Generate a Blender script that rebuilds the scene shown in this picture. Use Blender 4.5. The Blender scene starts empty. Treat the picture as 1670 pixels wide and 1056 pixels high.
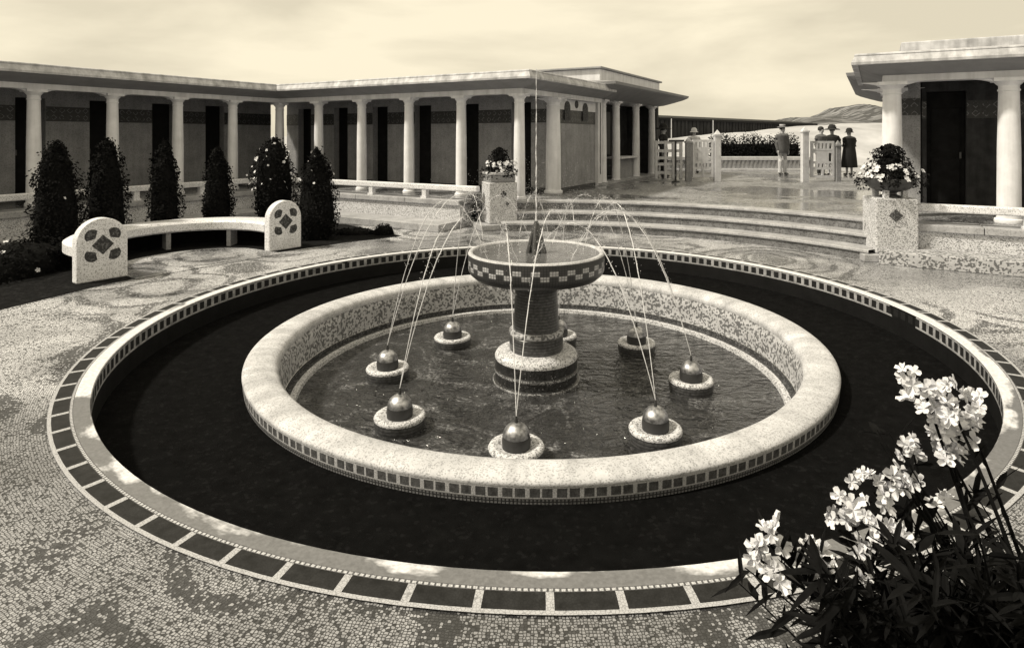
import bpy, bmesh, math, random
import numpy as np
from mathutils import Vector, Matrix
random.seed(7); rng = np.random.default_rng(7)
PI = math.pi
S = bpy.context.scene
COL = S.collection

# ------------------------------------------------------------------ camera, sky, sun
F, CX, YH, EYE = 1010.0, 863.0, 222.0, 1.9      # focal length and optical centre in photo pixels, eye height in metres
cd = bpy.data.cameras.new('camera'); cam = bpy.data.objects.new('camera', cd); COL.objects.link(cam)
cam.location = (0, 0, EYE); cam.rotation_euler = (PI/2, 0, 0)
cd.sensor_width = 36; cd.lens = F/1670*36
cd.shift_x = (835-CX)/1670; cd.shift_y = -(528-YH)/1670
cd.clip_start = .05; cd.clip_end = 6000
S.camera = cam
SUN_EL, SUN_AZ = math.radians(50), math.radians(-104)    # azimuth measured from +Y towards +X
sun_dir = Vector((math.cos(SUN_EL)*math.sin(SUN_AZ), math.cos(SUN_EL)*math.cos(SUN_AZ), math.sin(SUN_EL)))
sd = bpy.data.lights.new('sun', 'SUN'); sun = bpy.data.objects.new('sun', sd); COL.objects.link(sun)
sd.energy = 3.0; sd.angle = math.radians(4); sd.color = (1, .92, .76)
sun.rotation_euler = sun_dir.to_track_quat('Z', 'Y').to_euler(); sun.location = (-20, -10, 40)
W = bpy.data.worlds.new('World'); S.world = W; W.use_nodes = True
nt = W.node_tree; nt.nodes.clear()
def wn(t): return nt.nodes.new(t)
sky = wn('ShaderNodeTexSky'); sky.sky_type = 'NISHITA'; sky.sun_disc = False
sky.sun_elevation = SUN_EL; sky.sun_rotation = SUN_AZ; sky.dust_density = 4; sky.air_density = 1.2
bw = wn('ShaderNodeRGBToBW'); nt.links.new(sky.outputs[0], bw.inputs[0])
tc = wn('ShaderNodeTexCoord'); mp = wn('ShaderNodeMapping'); mp.inputs['Scale'].default_value = (1.4, 1.4, 5.5)
nt.links.new(tc.outputs['Generated'], mp.inputs[0])
cn = wn('ShaderNodeTexNoise'); cn.inputs['Scale'].default_value = 1.5; cn.inputs['Detail'].default_value = 8; cn.inputs['Roughness'].default_value = .52
cn.inputs['Distortion'].default_value = .25
nt.links.new(mp.outputs[0], cn.inputs[0])
cr = wn('ShaderNodeMapRange'); cr.inputs[1].default_value = .40; cr.inputs[2].default_value = .60; cr.inputs[3].default_value = .78; cr.inputs[4].default_value = 1.03
nt.links.new(cn.outputs[0], cr.inputs[0])
# thin overcast veil: the sky's own light blended with a level cloud layer
mixv = wn('ShaderNodeMix'); mixv.data_type = 'FLOAT'; mixv.inputs[0].default_value = .8
nt.links.new(bw.outputs[0], mixv.inputs[2]); mixv.inputs[3].default_value = 7.3
mu = wn('ShaderNodeMath'); mu.operation = 'MULTIPLY'; nt.links.new(mixv.outputs[0], mu.inputs[0]); nt.links.new(cr.outputs[0], mu.inputs[1])
tint = wn('ShaderNodeVectorMath'); tint.operation = 'SCALE'; tint.inputs[0].default_value = (1.0, .90, .68); nt.links.new(mu.outputs[0], tint.inputs['Scale'])
bg = wn('ShaderNodeBackground'); bg.inputs['Strength'].default_value = .1; nt.links.new(tint.outputs[0], bg.inputs['Color'])
ow = wn('ShaderNodeOutputWorld'); nt.links.new(bg.outputs[0], ow.inputs[0])
S.view_settings.view_transform = 'Standard'; S.view_settings.look = 'None'
S.view_settings.exposure = 0.60; S.view_settings.gamma = 1

def px(x, y, Z):                                  # photo pixel at depth Z -> point
    return Vector(((x-CX)/F*Z, Z, EYE-(y-YH)/F*Z))
def ground(x, y, z=0):                            # photo pixel on the level z -> point
    Z = (EYE-z)*F/(y-YH); return Vector(((x-CX)/F*Z, Z, z))

# ------------------------------------------------------------------ materials
def g(v, w=0.03): return (v*(1+w*.3), v, v*(1-w*1.6), 1)
class NT:
    def __init__(s, name, rough=.7):
        s.m = bpy.data.materials.new(name); s.m.use_nodes = True; s.t = s.m.node_tree; s.t.nodes.clear()
        s.out = s.n('ShaderNodeOutputMaterial'); s.p = s.n('ShaderNodeBsdfPrincipled'); s.l(s.p.outputs[0], s.out.inputs[0])
        s.p.inputs['Roughness'].default_value = rough
        s.geo = s.n('ShaderNodeNewGeometry').outputs['Position']; tcn = s.n('ShaderNodeTexCoord'); s.obj = tcn.outputs['Object']; s.uv = tcn.outputs['UV']
    def n(s, t): return s.t.nodes.new(t)
    def l(s, a, b): s.t.links.new(a, b)
    def put(s, inp, v):
        if hasattr(v, 'node'): s.l(v, inp)
        else: inp.default_value = v
    def math(s, op, a, b=0, c=0, clamp=False):
        k = s.n('ShaderNodeMath'); k.operation = op; k.use_clamp = clamp
        s.put(k.inputs[0], a); s.put(k.inputs[1], b); s.put(k.inputs[2], c); return k.outputs[0]
    def noise(s, scale, detail=4, rough=.55, vec=None, dist=0):
        k = s.n('ShaderNodeTexNoise'); k.inputs['Scale'].default_value = scale; k.inputs['Detail'].default_value = detail
        k.inputs['Roughness'].default_value = rough; k.inputs['Distortion'].default_value = dist
        s.l(vec if vec is not None else s.geo, k.inputs[0]); return k.outputs[0]
    def voro(s, scale, feature='F1', vec=None, rnd=1):
        k = s.n('ShaderNodeTexVoronoi'); k.feature = feature; k.inputs['Scale'].default_value = scale; k.inputs['Randomness'].default_value = rnd
        s.l(vec if vec is not None else s.geo, k.inputs[0]); return k
    def ramp(s, v, lo, hi, a=0., b=1.):
        k = s.n('ShaderNodeMapRange'); s.put(k.inputs[0], v)
        for i, q in zip((1, 2, 3, 4), (lo, hi, a, b)): s.put(k.inputs[i], q)
        return k.outputs[0]
    def mix(s, f, a, b):
        k = s.n('ShaderNodeMix'); k.data_type = 'FLOAT'; s.put(k.inputs[0], f); s.put(k.inputs[2], a); s.put(k.inputs[3], b); return k.outputs[0]
    def scale(s, vec, xyz):
        k = s.n('ShaderNodeMapping'); k.inputs['Scale'].default_value = xyz; s.l(vec, k.inputs[0]); return k.outputs[0]
    def sep(s, v):
        k = s.n('ShaderNodeSeparateXYZ'); s.l(v, k.inputs[0]); return k.outputs
    def grey(s, v, w=.03):                         # scalar -> warm grey base colour
        k = s.n('ShaderNodeVectorMath'); k.operation = 'SCALE'; k.inputs[0].default_value = (.975, .98, 1.03); s.put(k.inputs['Scale'], v)
        s.l(k.outputs[0], s.p.inputs['Base Color'])
    def bump(s, h, strength=.4, dist=.01):
        k = s.n('ShaderNodeBump'); k.inputs['Strength'].default_value = strength; k.inputs['Distance'].default_value = dist
        s.l(h, k.inputs['Height']); s.l(k.outputs[0], s.p.inputs['Normal'])
def stone(name, v, var=.25, scale=3, rough=.75, speck=0., spscale=60, dark=.3, bumpd=.004, streak=0.):
    a = NT(name, rough)
    x = a.ramp(a.noise(scale, 6, .62), .3, .7, v*(1-var), v*(1+var*.6))
    if streak:
        st = a.noise(1.0, 5, .6, a.scale(a.geo, (7, 7, .55)))
        x = a.math('MULTIPLY', x, a.ramp(st, .42, .7, 1, 1-streak))
    if speck:
        n = a.voro(spscale)
        r = a.sep(n.outputs['Color'])[0]
        x = a.math('MULTIPLY', x, a.ramp(r, 1-speck-.05, 1-speck+.05, 1, dark))
    a.grey(x); a.bump(a.noise(scale*18, 4), .5, bumpd)
    return a.m
M = {}
M['plaster'] = stone('plaster', .70, .14, 2.2, .8, streak=.22)
M['column'] = stone('column_plaster', .80, .12, 4, .75, streak=.18)
M['cornice'] = stone('weathered_cornice', .56, .35, 4.5, .85, streak=.4)
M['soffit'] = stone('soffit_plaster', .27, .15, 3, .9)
M['roof'] = stone('roof_felt', .30, .3, 2, .9)
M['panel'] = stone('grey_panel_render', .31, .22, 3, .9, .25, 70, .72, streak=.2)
M['wood'] = stone('dark_door_wood', .012, .4, 6, .55)
M['darkwood'] = stone('dark_interior_wood', .045, .4, 5, .6, streak=.4)
M['riser'] = stone('shaded_step_riser', .17, .45, 5, .7, .3, 50, .5)  # step stone painted darker to stand for shade on the risers
M['granite'] = stone('speckled_terrazzo', .60, .14, 5, .7, .30, 95, .30)
M['granite_coarse'] = stone('pebble_dash', .46, .2, 5, .85, .42, 42, .28, .012)
M['rim'] = stone('basin_rim_terrazzo', .63, .14, 5, .7, .20, 110, .6, .006)
M['steps'] = stone('step_stone', .40, .35, 2.6, .55, .2, 60, .7, streak=.1)
M['bench'] = stone('bench_terrazzo', .76, .12, 4, .7, .22, 100, .5)
M['motif'] = stone('dark_mosaic_inlay', .055, .4, 30, .6, .3, 60, 2.4)
b_ = NT('polished_bronze', .42); b_.grey(b_.ramp(b_.noise(22, 5), .35, .65, .16, .6)); b_.p.inputs['Metallic'].default_value = .95; M['ballmetal'] = b_.m
M['iron'] = stone('black_iron', .03, .3, 10, .5)
M['bronze'] = stone('dark_bronze', .06, .4, 14, .32)
a_ = NT('rim_terrazzo', .68)
x_ = a_.ramp(a_.noise(1, 4, .6, a_.scale(a_.uv, (5.5, .8, 1))), .3, .7, .40, .66)
x_ = a_.math('MULTIPLY', x_, a_.ramp(a_.sep(a_.voro(120).outputs['Color'])[0], .74, .82, 1, .62))
x_ = a_.math('MULTIPLY', x_, a_.ramp(a_.noise(3.5, 5, .65), .35, .65, .80, 1.08))
a_.grey(x_); a_.bump(a_.noise(90, 4, .6), .6, .006); M['rim'] = a_.m
M['white_wood'] = stone('white_painted_wood', .66, .15, 8, .6, streak=.2)
M['soil'] = stone('dark_moist_soil', .004, .5, 9, 1, .1, 40, 1.8, .02)
M['bedsoil'] = stone('garden_soil', .010, .5, 7, .95, .2, 30, 1.8, .03)
M['sand'] = stone('pale_sand', .42, .28, .5, .9)
M['cabin'] = stone('cabin_boards', .055, .4, 1.0, .8, streak=.55)
M['hill'] = stone('hill_fields', .17, .8, .03, .95, .45, .09, .3)
for q in ('soil', 'bedsoil', 'wood', 'darkwood', 'cabin', 'motif'): M[q].node_tree.nodes['Principled BSDF'].inputs['Specular IOR Level'].default_value = .05
M['skin'] = stone('skin', .42, .08, 20, .5)
M['hair'] = stone('hair', .02, .3, 40, .5)
M['black_cloth'] = stone('black_cloth', .014, .4, 12, .9)
M['grey_cloth'] = stone('grey_cloth', .10, .3, 12, .9)
M['white_cloth'] = stone('white_cloth', .62, .12, 12, .9)
M['straw'] = stone('straw', .5, .2, 40, .8)
M['bark'] = stone('bark', .07, .4, 20, .9)
M['pot'] = stone('dark_glazed_bowl', .05, .4, 12, .35)

def leafmat(name, v, rough=.5):
    a = NT(name, rough)
    k = a.n('ShaderNodeObjectInfo')
    x = a.ramp(a.noise(25, 2), .3, .7, v*.5, v*1.6); a.grey(x)
    a.p.inputs['Specular IOR Level'].default_value = .08
    return a.m
M['leaf'] = leafmat('dark_leaf', .006, .8); M['leaf2'] = leafmat('oleander_leaf', .0035, .75); M['core'] = leafmat('deep_foliage', .005, .9)
pt = NT('petal', .6); pt.grey(pt.ramp(pt.noise(30, 3), .3, .7, .5, .78)); M['petal'] = pt.m
M['petal'].node_tree.nodes['Principled BSDF'].inputs['Subsurface Weight'].default_value = 0

def pavement(name, light, dark, wetlo, wetsize, swirl=1.0, cells=70.0, near_dark=False):
    a = NT(name)
    tv = a.uv if near_dark else a.geo; rn = .5 if near_dark else .8
    v = a.voro(cells, vec=tv, rnd=rn); edge = a.voro(cells, 'DISTANCE_TO_EDGE', vec=tv, rnd=rn).outputs['Distance']
    rnd = a.sep(v.outputs['Color'])
    warp = a.n('ShaderNodeVectorMath'); warp.operation = 'MULTIPLY_ADD'
    wnn = a.n('ShaderNodeTexNoise'); wnn.inputs['Scale'].default_value = .8; wnn.inputs['Detail'].default_value = 2; a.l(a.geo, wnn.inputs[0])
    a.l(wnn.outputs['Color'], warp.inputs[0]); warp.inputs[1].default_value = (.7, .7, 0); a.l(a.geo, warp.inputs[2])
    flat = a.scale(warp.outputs[0], (1, 1, 0))
    fan = a.voro(.62, 'F1', flat, .8).outputs['Distance']
    ring = a.math('SINE', a.math('MULTIPLY', fan, 34))
    ringm = a.ramp(ring, .15, .85)
    medal = a.ramp(fan, .16, .20, 1, 0)
    mask = a.ramp(a.noise(.42, 2, .5, flat), .38, .50)
    tone = a.math('MULTIPLY', a.math('MAXIMUM', ringm, a.math('MULTIPLY', medal, .9)), a.math('MULTIPLY', mask, swirl), clamp=True)
    tone = a.math('ADD', tone, a.ramp(a.noise(1.6, 5, .65), .45, .8, .10, .34), clamp=True)
    thr = a.math('SUBTRACT', 1.0, a.math('MULTIPLY', tone, .82))
    isdark = a.math('MULTIPLY', a.math('GREATER_THAN', a.math('MULTIPLY', rnd[0], .999), thr), 1)
    base = a.mix(isdark, a.mix(rnd[1], light*.72, light*1.1), a.mix(rnd[1], dark*.7, dark*1.5))
    base = a.mix(a.ramp(edge, .07, .17, 1, 0), base, dark*.5)
    base = a.math('MULTIPLY', base, a.ramp(a.noise(.7, 4, .6, None, .5), .35, .65, .74, 1.15))
    wet = a.ramp(a.noise(wetsize, 5, .55, None, .6), .46, .56)
    if near_dark:
        dz = a.ramp(a.math('ADD', a.sep(a.geo)[1], a.math('MULTIPLY', a.noise(.8, 3), 1.2)), 4.75, 5.15, 1, 0)  # darker tone on the near side of the court, with an uneven edge
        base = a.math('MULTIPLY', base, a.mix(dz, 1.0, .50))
    base = a.math('MULTIPLY', base, a.mix(wet, 1.0, .62))
    a.grey(base)
    a.l(a.mix(wet, .55, wetlo), a.p.inputs['Roughness'])
    a.bump(a.math('MULTIPLY', a.ramp(edge, 0, .15), a.mix(wet, 1, .25)), .35, .004)
    return a.m
M['court'] = pavement('court_mosaic', .76, .115, .12, .55, .85, near_dark=True)
M['court_plain'] = pavement('bench_mosaic', .72, .13, .14, .55, .8, 60)
M['terrace'] = pavement('wet_terrace_mosaic', .52, .16, .07, .5, .6, 30)

def stripes(name, build, rough=.5):
    a = NT(name, rough); u, v, _ = a.sep(a.uv); build(a, u, v); return a.m
def frac(a, x, per, off=0): return a.math('FRACT', a.math('ADD', a.math('DIVIDE', x, per), off))
def band(a, x, lo, hi): return a.math('MULTIPLY', a.math('GREATER_THAN', x, lo), a.math('LESS_THAN', x, hi))
def inv(a, x): return a.math('SUBTRACT', 1, x)
def grout(a): return a.ramp(a.voro(70, 'DISTANCE_TO_EDGE').outputs['Distance'], .03, .1, .55, 1)
# kerb: worn top with pale dry patches and darker wet ones
def f_kerb(a, u, v):
    n = a.noise(1.0, 5, .6, a.scale(a.uv, (1.5, 3.0, 1)))
    near = a.ramp(a.sep(a.geo)[1], 4.3, 4.9, .045, -.2)  # pushes the mix darker on the near side and paler beyond
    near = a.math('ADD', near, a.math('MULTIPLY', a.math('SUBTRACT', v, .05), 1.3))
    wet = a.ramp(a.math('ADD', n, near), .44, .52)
    a.grey(a.math('MULTIPLY', a.mix(wet, .62, .15), a.ramp(a.noise(50, 4), .3, .7, .75, 1.15)))
    a.l(a.mix(wet, .7, .28), a.p.inputs['Roughness'])
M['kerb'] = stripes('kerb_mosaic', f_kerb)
# band round the kerb: dark tiles between pale bars, thin bead line on the inside
def f_tiles(a, u, v):
    f = frac(a, u, .285)
    dark = a.math('MULTIPLY', band(a, f, .06, .94), band(a, v, .022, .118))
    beadz = a.math('MULTIPLY', band(a, v, .004, .018), a.math('GREATER_THAN', frac(a, u, .026), .35))
    lightv = a.mix(band(a, v, -1, .022), .42, a.mix(beadz, .10, .5))
    x = a.mix(dark, lightv, a.ramp(a.noise(18, 4), .3, .7, .008, .024))
    a.grey(a.math('MULTIPLY', x, grout(a))); a.p.inputs['Roughness'].default_value = .45; a.p.inputs['Specular IOR Level'].default_value = .2
M['tiles'] = stripes('tile_band', f_tiles)
# inner wall of the sunken ring: dark squares in pale frames
def f_wall(a, u, v):
    f = frac(a, u, .125)
    dark = a.math('MULTIPLY', band(a, f, .22, .84), band(a, v, .022, .105))
    lit = a.math('MULTIPLY', band(a, v, .006, .125), a.math('GREATER_THAN', a.noise(.5, 3, .5), .40))
    a.p.inputs['Specular IOR Level'].default_value = .15
    x = a.mix(lit, a.mix(a.noise(6), .005, .016), a.ramp(a.noise(9), .3, .7, .2, .46)); x = a.mix(dark, x, .022)
    a.grey(a.math('MULTIPLY', x, grout(a)))
M['wallband'] = stripes('pool_wall_mosaic', f_wall)
# outside of the basin: row of dark squares, then bead courses
def f_bas(a, u, v):
    f = frac(a, u, .165)
    dark = a.math('MULTIPLY', a.math('MAXIMUM', band(a, f, .06, .44), band(a, f, .52, .90)), band(a, v, .006, .062))
    bead = a.math('MULTIPLY', a.math('GREATER_THAN', frac(a, v, .022), .35), a.math('GREATER_THAN', frac(a, u, .024), .35))
    low = a.mix(bead, .035, .26)
    x = a.mix(a.math('GREATER_THAN', v, .072), a.mix(dark, .52, a.ramp(a.noise(30), .3, .7, .05, .14)), low)
    a.grey(a.math('MULTIPLY', x, grout(a)))
M['basinband'] = stripes('basin_side_mosaic', f_bas)
# bowl: dark lip course, two courses of chequers, dark underside
def f_bowl(a, u, v):
    row = a.math('FLOOR', a.math('DIVIDE', a.math('SUBTRACT', v, .055), .05))
    f = a.math('FRACT', a.math('ADD', a.math('DIVIDE', u, .18), a.math('MULTIPLY', row, .5)))
    chk = a.math('MULTIPLY', a.math('GREATER_THAN', f, .5), band(a, v, .055, .155))
    tess = a.math('MULTIPLY', a.math('GREATER_THAN', frac(a, u, .03), .2), a.math('GREATER_THAN', frac(a, v, .025), .2))
    lit = a.mix(tess, .12, a.ramp(a.noise(40), .3, .7, .28, .6))
    x = a.mix(chk, a.mix(tess, .02, .05), lit)
    a.grey(x); a.p.inputs['Roughness'].default_value = .35
M['bowlband'] = stripes('bowl_chequer_mosaic', f_bowl)
def f_stem(a, u, v):
    x = a.mix(a.math('GREATER_THAN', frac(a, v, .03), .25), .02, a.ramp(a.noise(35), .3, .7, .025, .11)); a.grey(x); a.p.inputs['Roughness'].default_value = .3
M['stem'] = stripes('stem_dark_mosaic', f_stem)
def f_drum(a, u, v):
    d = a.math('MAXIMUM', band(a, v, -1, .10), band(a, v, .20, .235))
    tess = a.math('GREATER_THAN', a.sep(a.voro(85).outputs['Color'])[0], .55)
    x = a.mix(d, a.mix(tess, .012, .035), a.mix(tess, .10, .42)); a.grey(x); a.p.inputs['Roughness'].default_value = .4
M['drumband'] = stripes('drum_mosaic', f_drum)
def f_frieze(a, u, v):
    f1 = a.math('ABSOLUTE', a.math('SUBTRACT', frac(a, u, .16), .5)); f2 = a.math('ABSOLUTE', a.math('SUBTRACT', frac(a, v, .16), .5))
    dd = a.math('ADD', f1, f2); lit = a.math('MULTIPLY', band(a, dd, .30, .40), a.math('GREATER_THAN', a.noise(12), .47))
    a.grey(a.mix(lit, a.ramp(a.noise(20), .3, .7, .016, .035), .15))
M['frieze'] = stripes('frieze_mosaic', f_frieze)

def watermat(name, v, scale, strength, foam=0):
    a = NT(name, .06)
    n1 = a.noise(scale, 3, .5, a.scale(a.geo, (1, 1.7, 1)), .8); n2 = a.noise(scale*4.2, 2, .5, None, .5)
    a.bump(a.math('ADD', n1, a.math('MULTIPLY', n2, .35)), strength, .10)
    x = a.ramp(a.noise(2.0, 3), .3, .7, v*.7, v*1.3)
    if foam:
        fm = a.math('MULTIPLY', a.ramp(a.noise(2.6, 4, .6, None, 1.2), .52, .74), a.ramp(a.noise(30, 5, .7), .42, .70))
        x = a.mix(fm, x, .42); a.l(a.mix(fm, .06, .6), a.p.inputs['Roughness'])
    a.grey(x); a.p.inputs['IOR'].default_value = 1.33
    return a.m
M['water'] = watermat('basin_water', .032, 4.2, 1.0, 1)
M['bowlwater'] = watermat('bowl_water', .10, 14, .7, 1)
jt = NT('falling_water', .25); jt.grey(.8)
jt.l(jt.ramp(jt.noise(28, 3, .6), .30, .60, .45, .95), jt.p.inputs['Alpha']); jt.p.inputs['Roughness'].default_value = .5; M['jet'] = jt.m
dp = NT('droplet', .2); dp.grey(.85); dp.p.inputs['Alpha'].default_value = .75; M['drop'] = dp.m

# ------------------------------------------------------------------ mesh helpers
class MB:
    def __init__(s): s.v = []; s.f = []; s.uv = []
    def add(s, vs, fs, uvs=None):
        o = len(s.v); s.v += [tuple(q) for q in vs]
        for i, q in enumerate(fs):
            s.f.append([o+j for j in q]); s.uv.append(uvs[i] if uvs else None)
        return s
    def quad(s, *p): return s.add(p, [(0, 1, 2, 3)])
    def poly(s, pts): return s.add(pts, [tuple(range(len(pts)))])
    def prism(s, pts, z0, z1):                      # plan polygon (counter-clockwise) extruded upward
        n = len(pts); vs = [(q[0], q[1], z0) for q in pts]+[(q[0], q[1], z1) for q in pts]
        fs = [tuple(range(n-1, -1, -1)), tuple(range(n, 2*n))]+[(i, (i+1) % n, n+(i+1) % n, n+i) for i in range(n)]
        return s.add(vs, fs)
    def hexa(s, c):                                 # eight corners: bottom ring then top ring
        return s.add(c, [(3, 2, 1, 0), (4, 5, 6, 7), (0, 1, 5, 4), (1, 2, 6, 5), (2, 3, 7, 6), (3, 0, 4, 7)])
    def box(s, x0, x1, y0, y1, z0, z1):
        return s.hexa([(x0, y0, z0), (x1, y0, z0), (x1, y1, z0), (x0, y1, z0), (x0, y0, z1), (x1, y0, z1), (x1, y1, z1), (x0, y1, z1)])
    def lathe(s, prof, segs=64, c=(0, 0, 0), a0=0, a1=2*PI, rref=None, ex=1, ey=1):
        full = abs(a1-a0-2*PI) < 1e-6; n = segs if full else segs+1
        vs = []; L = [0]
        for i in range(1, len(prof)): L.append(L[-1]+math.hypot(prof[i][0]-prof[i-1][0], prof[i][1]-prof[i-1][1]))
        rr = rref or max(q[0] for q in prof)
        for r, z in prof:
            for k in range(n):
                t = a0+(a1-a0)*k/segs; vs.append((c[0]+r*ex*math.cos(t), c[1]+r*ey*math.sin(t), c[2]+z))
        fs = []; uv = []
        for i in range(len(prof)-1):
            for k in range(segs):
                k2 = (k+1) % n
                fs.append((i*n+k, i*n+k2, (i+1)*n+k2, (i+1)*n+k))
                u0, u1 = rr*(a1-a0)*k/segs, rr*(a1-a0)*(k+1)/segs
                uv.append(((u0, L[i]), (u1, L[i]), (u1, L[i+1]), (u0, L[i+1])))
        return s.add(vs, fs, uv)
    def tube(s, pts, rad, n=8, cap=True):
        pts = [Vector(p) for p in pts]; rad = rad if hasattr(rad, '__len__') else [rad]*len(pts); vs = []
        up = Vector((0, 0, 1))
        for i, p in enumerate(pts):
            d = (pts[min(i+1, len(pts)-1)]-pts[max(i-1, 0)]).normalized()
            a = d.cross(up); a = a.normalized() if a.length > 1e-3 else Vector((1, 0, 0)); b = d.cross(a)
            for k in range(n):
                t = 2*PI*k/n; vs.append(p+(a*math.cos(t)+b*math.sin(t))*rad[i])
        fs = [(i*n+k, i*n+(k+1) % n, (i+1)*n+(k+1) % n, (i+1)*n+k) for i in range(len(pts)-1) for k in range(n)]
        if cap: fs += [tuple(range(n)), tuple(range((len(pts)-1)*n, len(pts)*n))]
        return s.add(vs, fs)
    def ball(s, c, r, seg=16, rings=10, sq=(1, 1, 1)):
        vs = []
        for i in range(rings+1):
            p = PI*i/rings
            for k in range(seg):
                t = 2*PI*k/seg; vs.append((c[0]+r*sq[0]*math.sin(p)*math.cos(t), c[1]+r*sq[1]*math.sin(p)*math.sin(t), c[2]+r*sq[2]*math.cos(p)))
        return s.add(vs, [(i*seg+k, (i+1)*seg+k, (i+1)*seg+(k+1) % seg, i*seg+(k+1) % seg) for i in range(rings) for k in range(seg)])
    def build(s, name, mat, parent=None, origin=None, smooth=False, bevel=0, clean=True):
        org = Vector(origin) if origin is not None else (WORG.get(parent.name) if parent else Vector((0, 0, 0)))
        me = bpy.data.meshes.new(name)
        me.from_pydata([(q[0]-org.x, q[1]-org.y, q[2]-org.z) for q in s.v], [], s.f)
        if any(u is not None for u in s.uv):
            ul = me.uv_layers.new(name='UVMap'); i = 0; d = np.zeros(len(me.loops)*2)
            for q, u in zip(s.f, s.uv):
                for j in range(len(q)):
                    if u: d[2*i] = u[j][0]; d[2*i+1] = u[j][1]
                    i += 1
            ul.data.foreach_set('uv', d)
        if mat: me.materials.append(M[mat] if isinstance(mat, str) else mat)
        if clean:
            b = bmesh.new(); b.from_mesh(me); bmesh.ops.remove_doubles(b, verts=b.verts, dist=1e-5)
            bmesh.ops.recalc_face_normals(b, faces=b.faces); b.to_mesh(me); b.free()
        if smooth:
            me.polygons.foreach_set('use_smooth', [True]*len(me.polygons))
        o = bpy.data.objects.new(name, me); COL.objects.link(o)
        if smooth == 'auto':
            b = bmesh.new(); b.from_mesh(me)
            for e in b.edges:
                if len(e.link_faces) == 2 and e.calc_face_angle(0) > math.radians(35): e.smooth = False
            b.to_mesh(me); b.free()
        if bevel:
            md = o.modifiers.new('bevel', 'BEVEL'); md.width = bevel; md.segments = 2; md.limit_method = 'ANGLE'; md.angle_limit = math.radians(40)
        if parent: o.parent = parent
        else: o.location = org
        WORG[o.name] = org.copy()
        return o
WORG = {}
def tag(o, label=None, cat=None, group=None, kind=None):
    if label: o['label'] = label
    if cat: o['category'] = cat
    if group: o['group'] = group
    if kind: o['kind'] = kind
    return o
def thing(name, label, cat, loc, group=None):
    o = bpy.data.objects.new(name, None); COL.objects.link(o); o.location = loc; o.empty_display_size = .2
    WORG[o.name] = Vector(loc); return tag(o, label, cat, group)
def copy_tree(o, parent=None):
    c = o.copy(); COL.objects.link(c); WORG[c.name] = WORG.get(o.name, Vector((0, 0, 0))).copy()
    if parent: c.parent = parent
    for ch in list(o.children): copy_tree(ch, c)
    return c
class Frame:                                        # plan frame: a along, d into the depth
    def __init__(s, o, a, d): s.o = Vector((o[0], o[1])); s.a = Vector(a); s.d = Vector(d)
    def p(s, a, d, z=0): q = s.o+s.a*a+s.d*d; return Vector((q.x, q.y, z))
    def box(s, mb, a0, a1, d0, d1, z0, z1):
        return mb.hexa([s.p(a0, d0, z0), s.p(a1, d0, z0), s.p(a1, d1, z0), s.p(a0, d1, z0), s.p(a0, d0, z1), s.p(a1, d0, z1), s.p(a1, d1, z1), s.p(a0, d1, z1)])
    def face_uv(s, mb, a0, a1, d, z0, z1, th=.02):  # thin slab with metric UVs on its front
        s.box(mb, a0, a1, d, d+th, z0, z1)
        f = mb.f[-4]; mb.uv[-4] = ((a0, z0), (a1, z0), (a1, z1), (a0, z1))

TZ = .53                                            # terrace level above the court
PC = Vector((.075, 6.58))                           # centre of pool and fountain
RX, DX = (.873, -.488), (.488, .873)                # directions of the two facades
C0, D0 = (-.213, 13.455), (6.21, 10.6)              # outer corner columns of the two buildings
BW = Frame(C0, RX, DX)
c5 = BW.p(-7.70, 0)
LW = Frame((c5.x, c5.y), (-.488, -.873), (-.873, .488))
RB = Frame(D0, RX, DX)
PK = Vector((.125, 6.685)); KY = 1.011; PB = Vector((.105, 6.60))      # the kerb and the basin sit a little off the fountain
NP = 160                                            # segments of the big rings
def ang(p): return math.atan2(p[1]-PC.y, p[0]-PC.x)
def pol(r, t, z=0): return Vector((PC.x+r*math.cos(t), PC.y+r*math.sin(t), z))

# ------------------------------------------------------------------ ground, terrace, steps
c = (PC.x, PC.y, 0); ck = (PK.x, PK.y, 0); cb_ = (PB.x, PB.y, 0)
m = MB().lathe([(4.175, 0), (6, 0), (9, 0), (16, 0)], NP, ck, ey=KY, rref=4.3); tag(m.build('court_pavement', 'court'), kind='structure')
m = MB().lathe([(16, -.004), (60, -.004), (400, -.004), (3000, -.004)], 96, ck); tag(m.build('ground', 'sand'), kind='structure')
m = MB().lathe([(2.62, -.325), (3.3, -.32), (3.97, -.30)], NP, ck, ey=KY); tag(m.build('sunken_bed', 'soil'), kind='structure')
PEDL, PEDR = px(0, 0, 1), px(0, 0, 1)
PEDL = Vector((-.62, 12.86, 0)); PEDR = Vector((5.60, 9.62, 0))
tL, tR = ang(PEDL), ang(PEDR)
NS = 48
arc = lambda r: [pol(r, tL+(tR-tL)*k/NS) for k in range(NS+1)]
# terrace sheet: everything beyond the steps and low walls
lw_near, cor, bw_end = LW.p(16, -1.15), None, BW.p(-.35, -1.15)
cor = LW.p(1.15, -1.15)                              # inner corner of the two low walls
rb_start, rb_far = RB.p(-.55, -1.15), RB.p(16, -1.15)
pts = [lw_near, cor, bw_end]+arc(6.5)+[rb_start, rb_far, Vector((60, 2, 0)), Vector((60, 70, 0)), Vector((-60, 70, 0)), Vector((-60, -5, 0))]
m = MB().poly([(p.x, p.y, TZ) for p in pts]); o = m.build('terrace', 'terrace'); 
b = bmesh.new(); b.from_mesh(o.data); bmesh.ops.triangulate(b, faces=b.faces, ngon_method='EAR_CLIP'); b.normal_update()
for f in b.faces:
    if f.normal.z < 0: f.normal_flip()
b.to_mesh(o.data); b.free(); tag(o, kind='structure')
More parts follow.
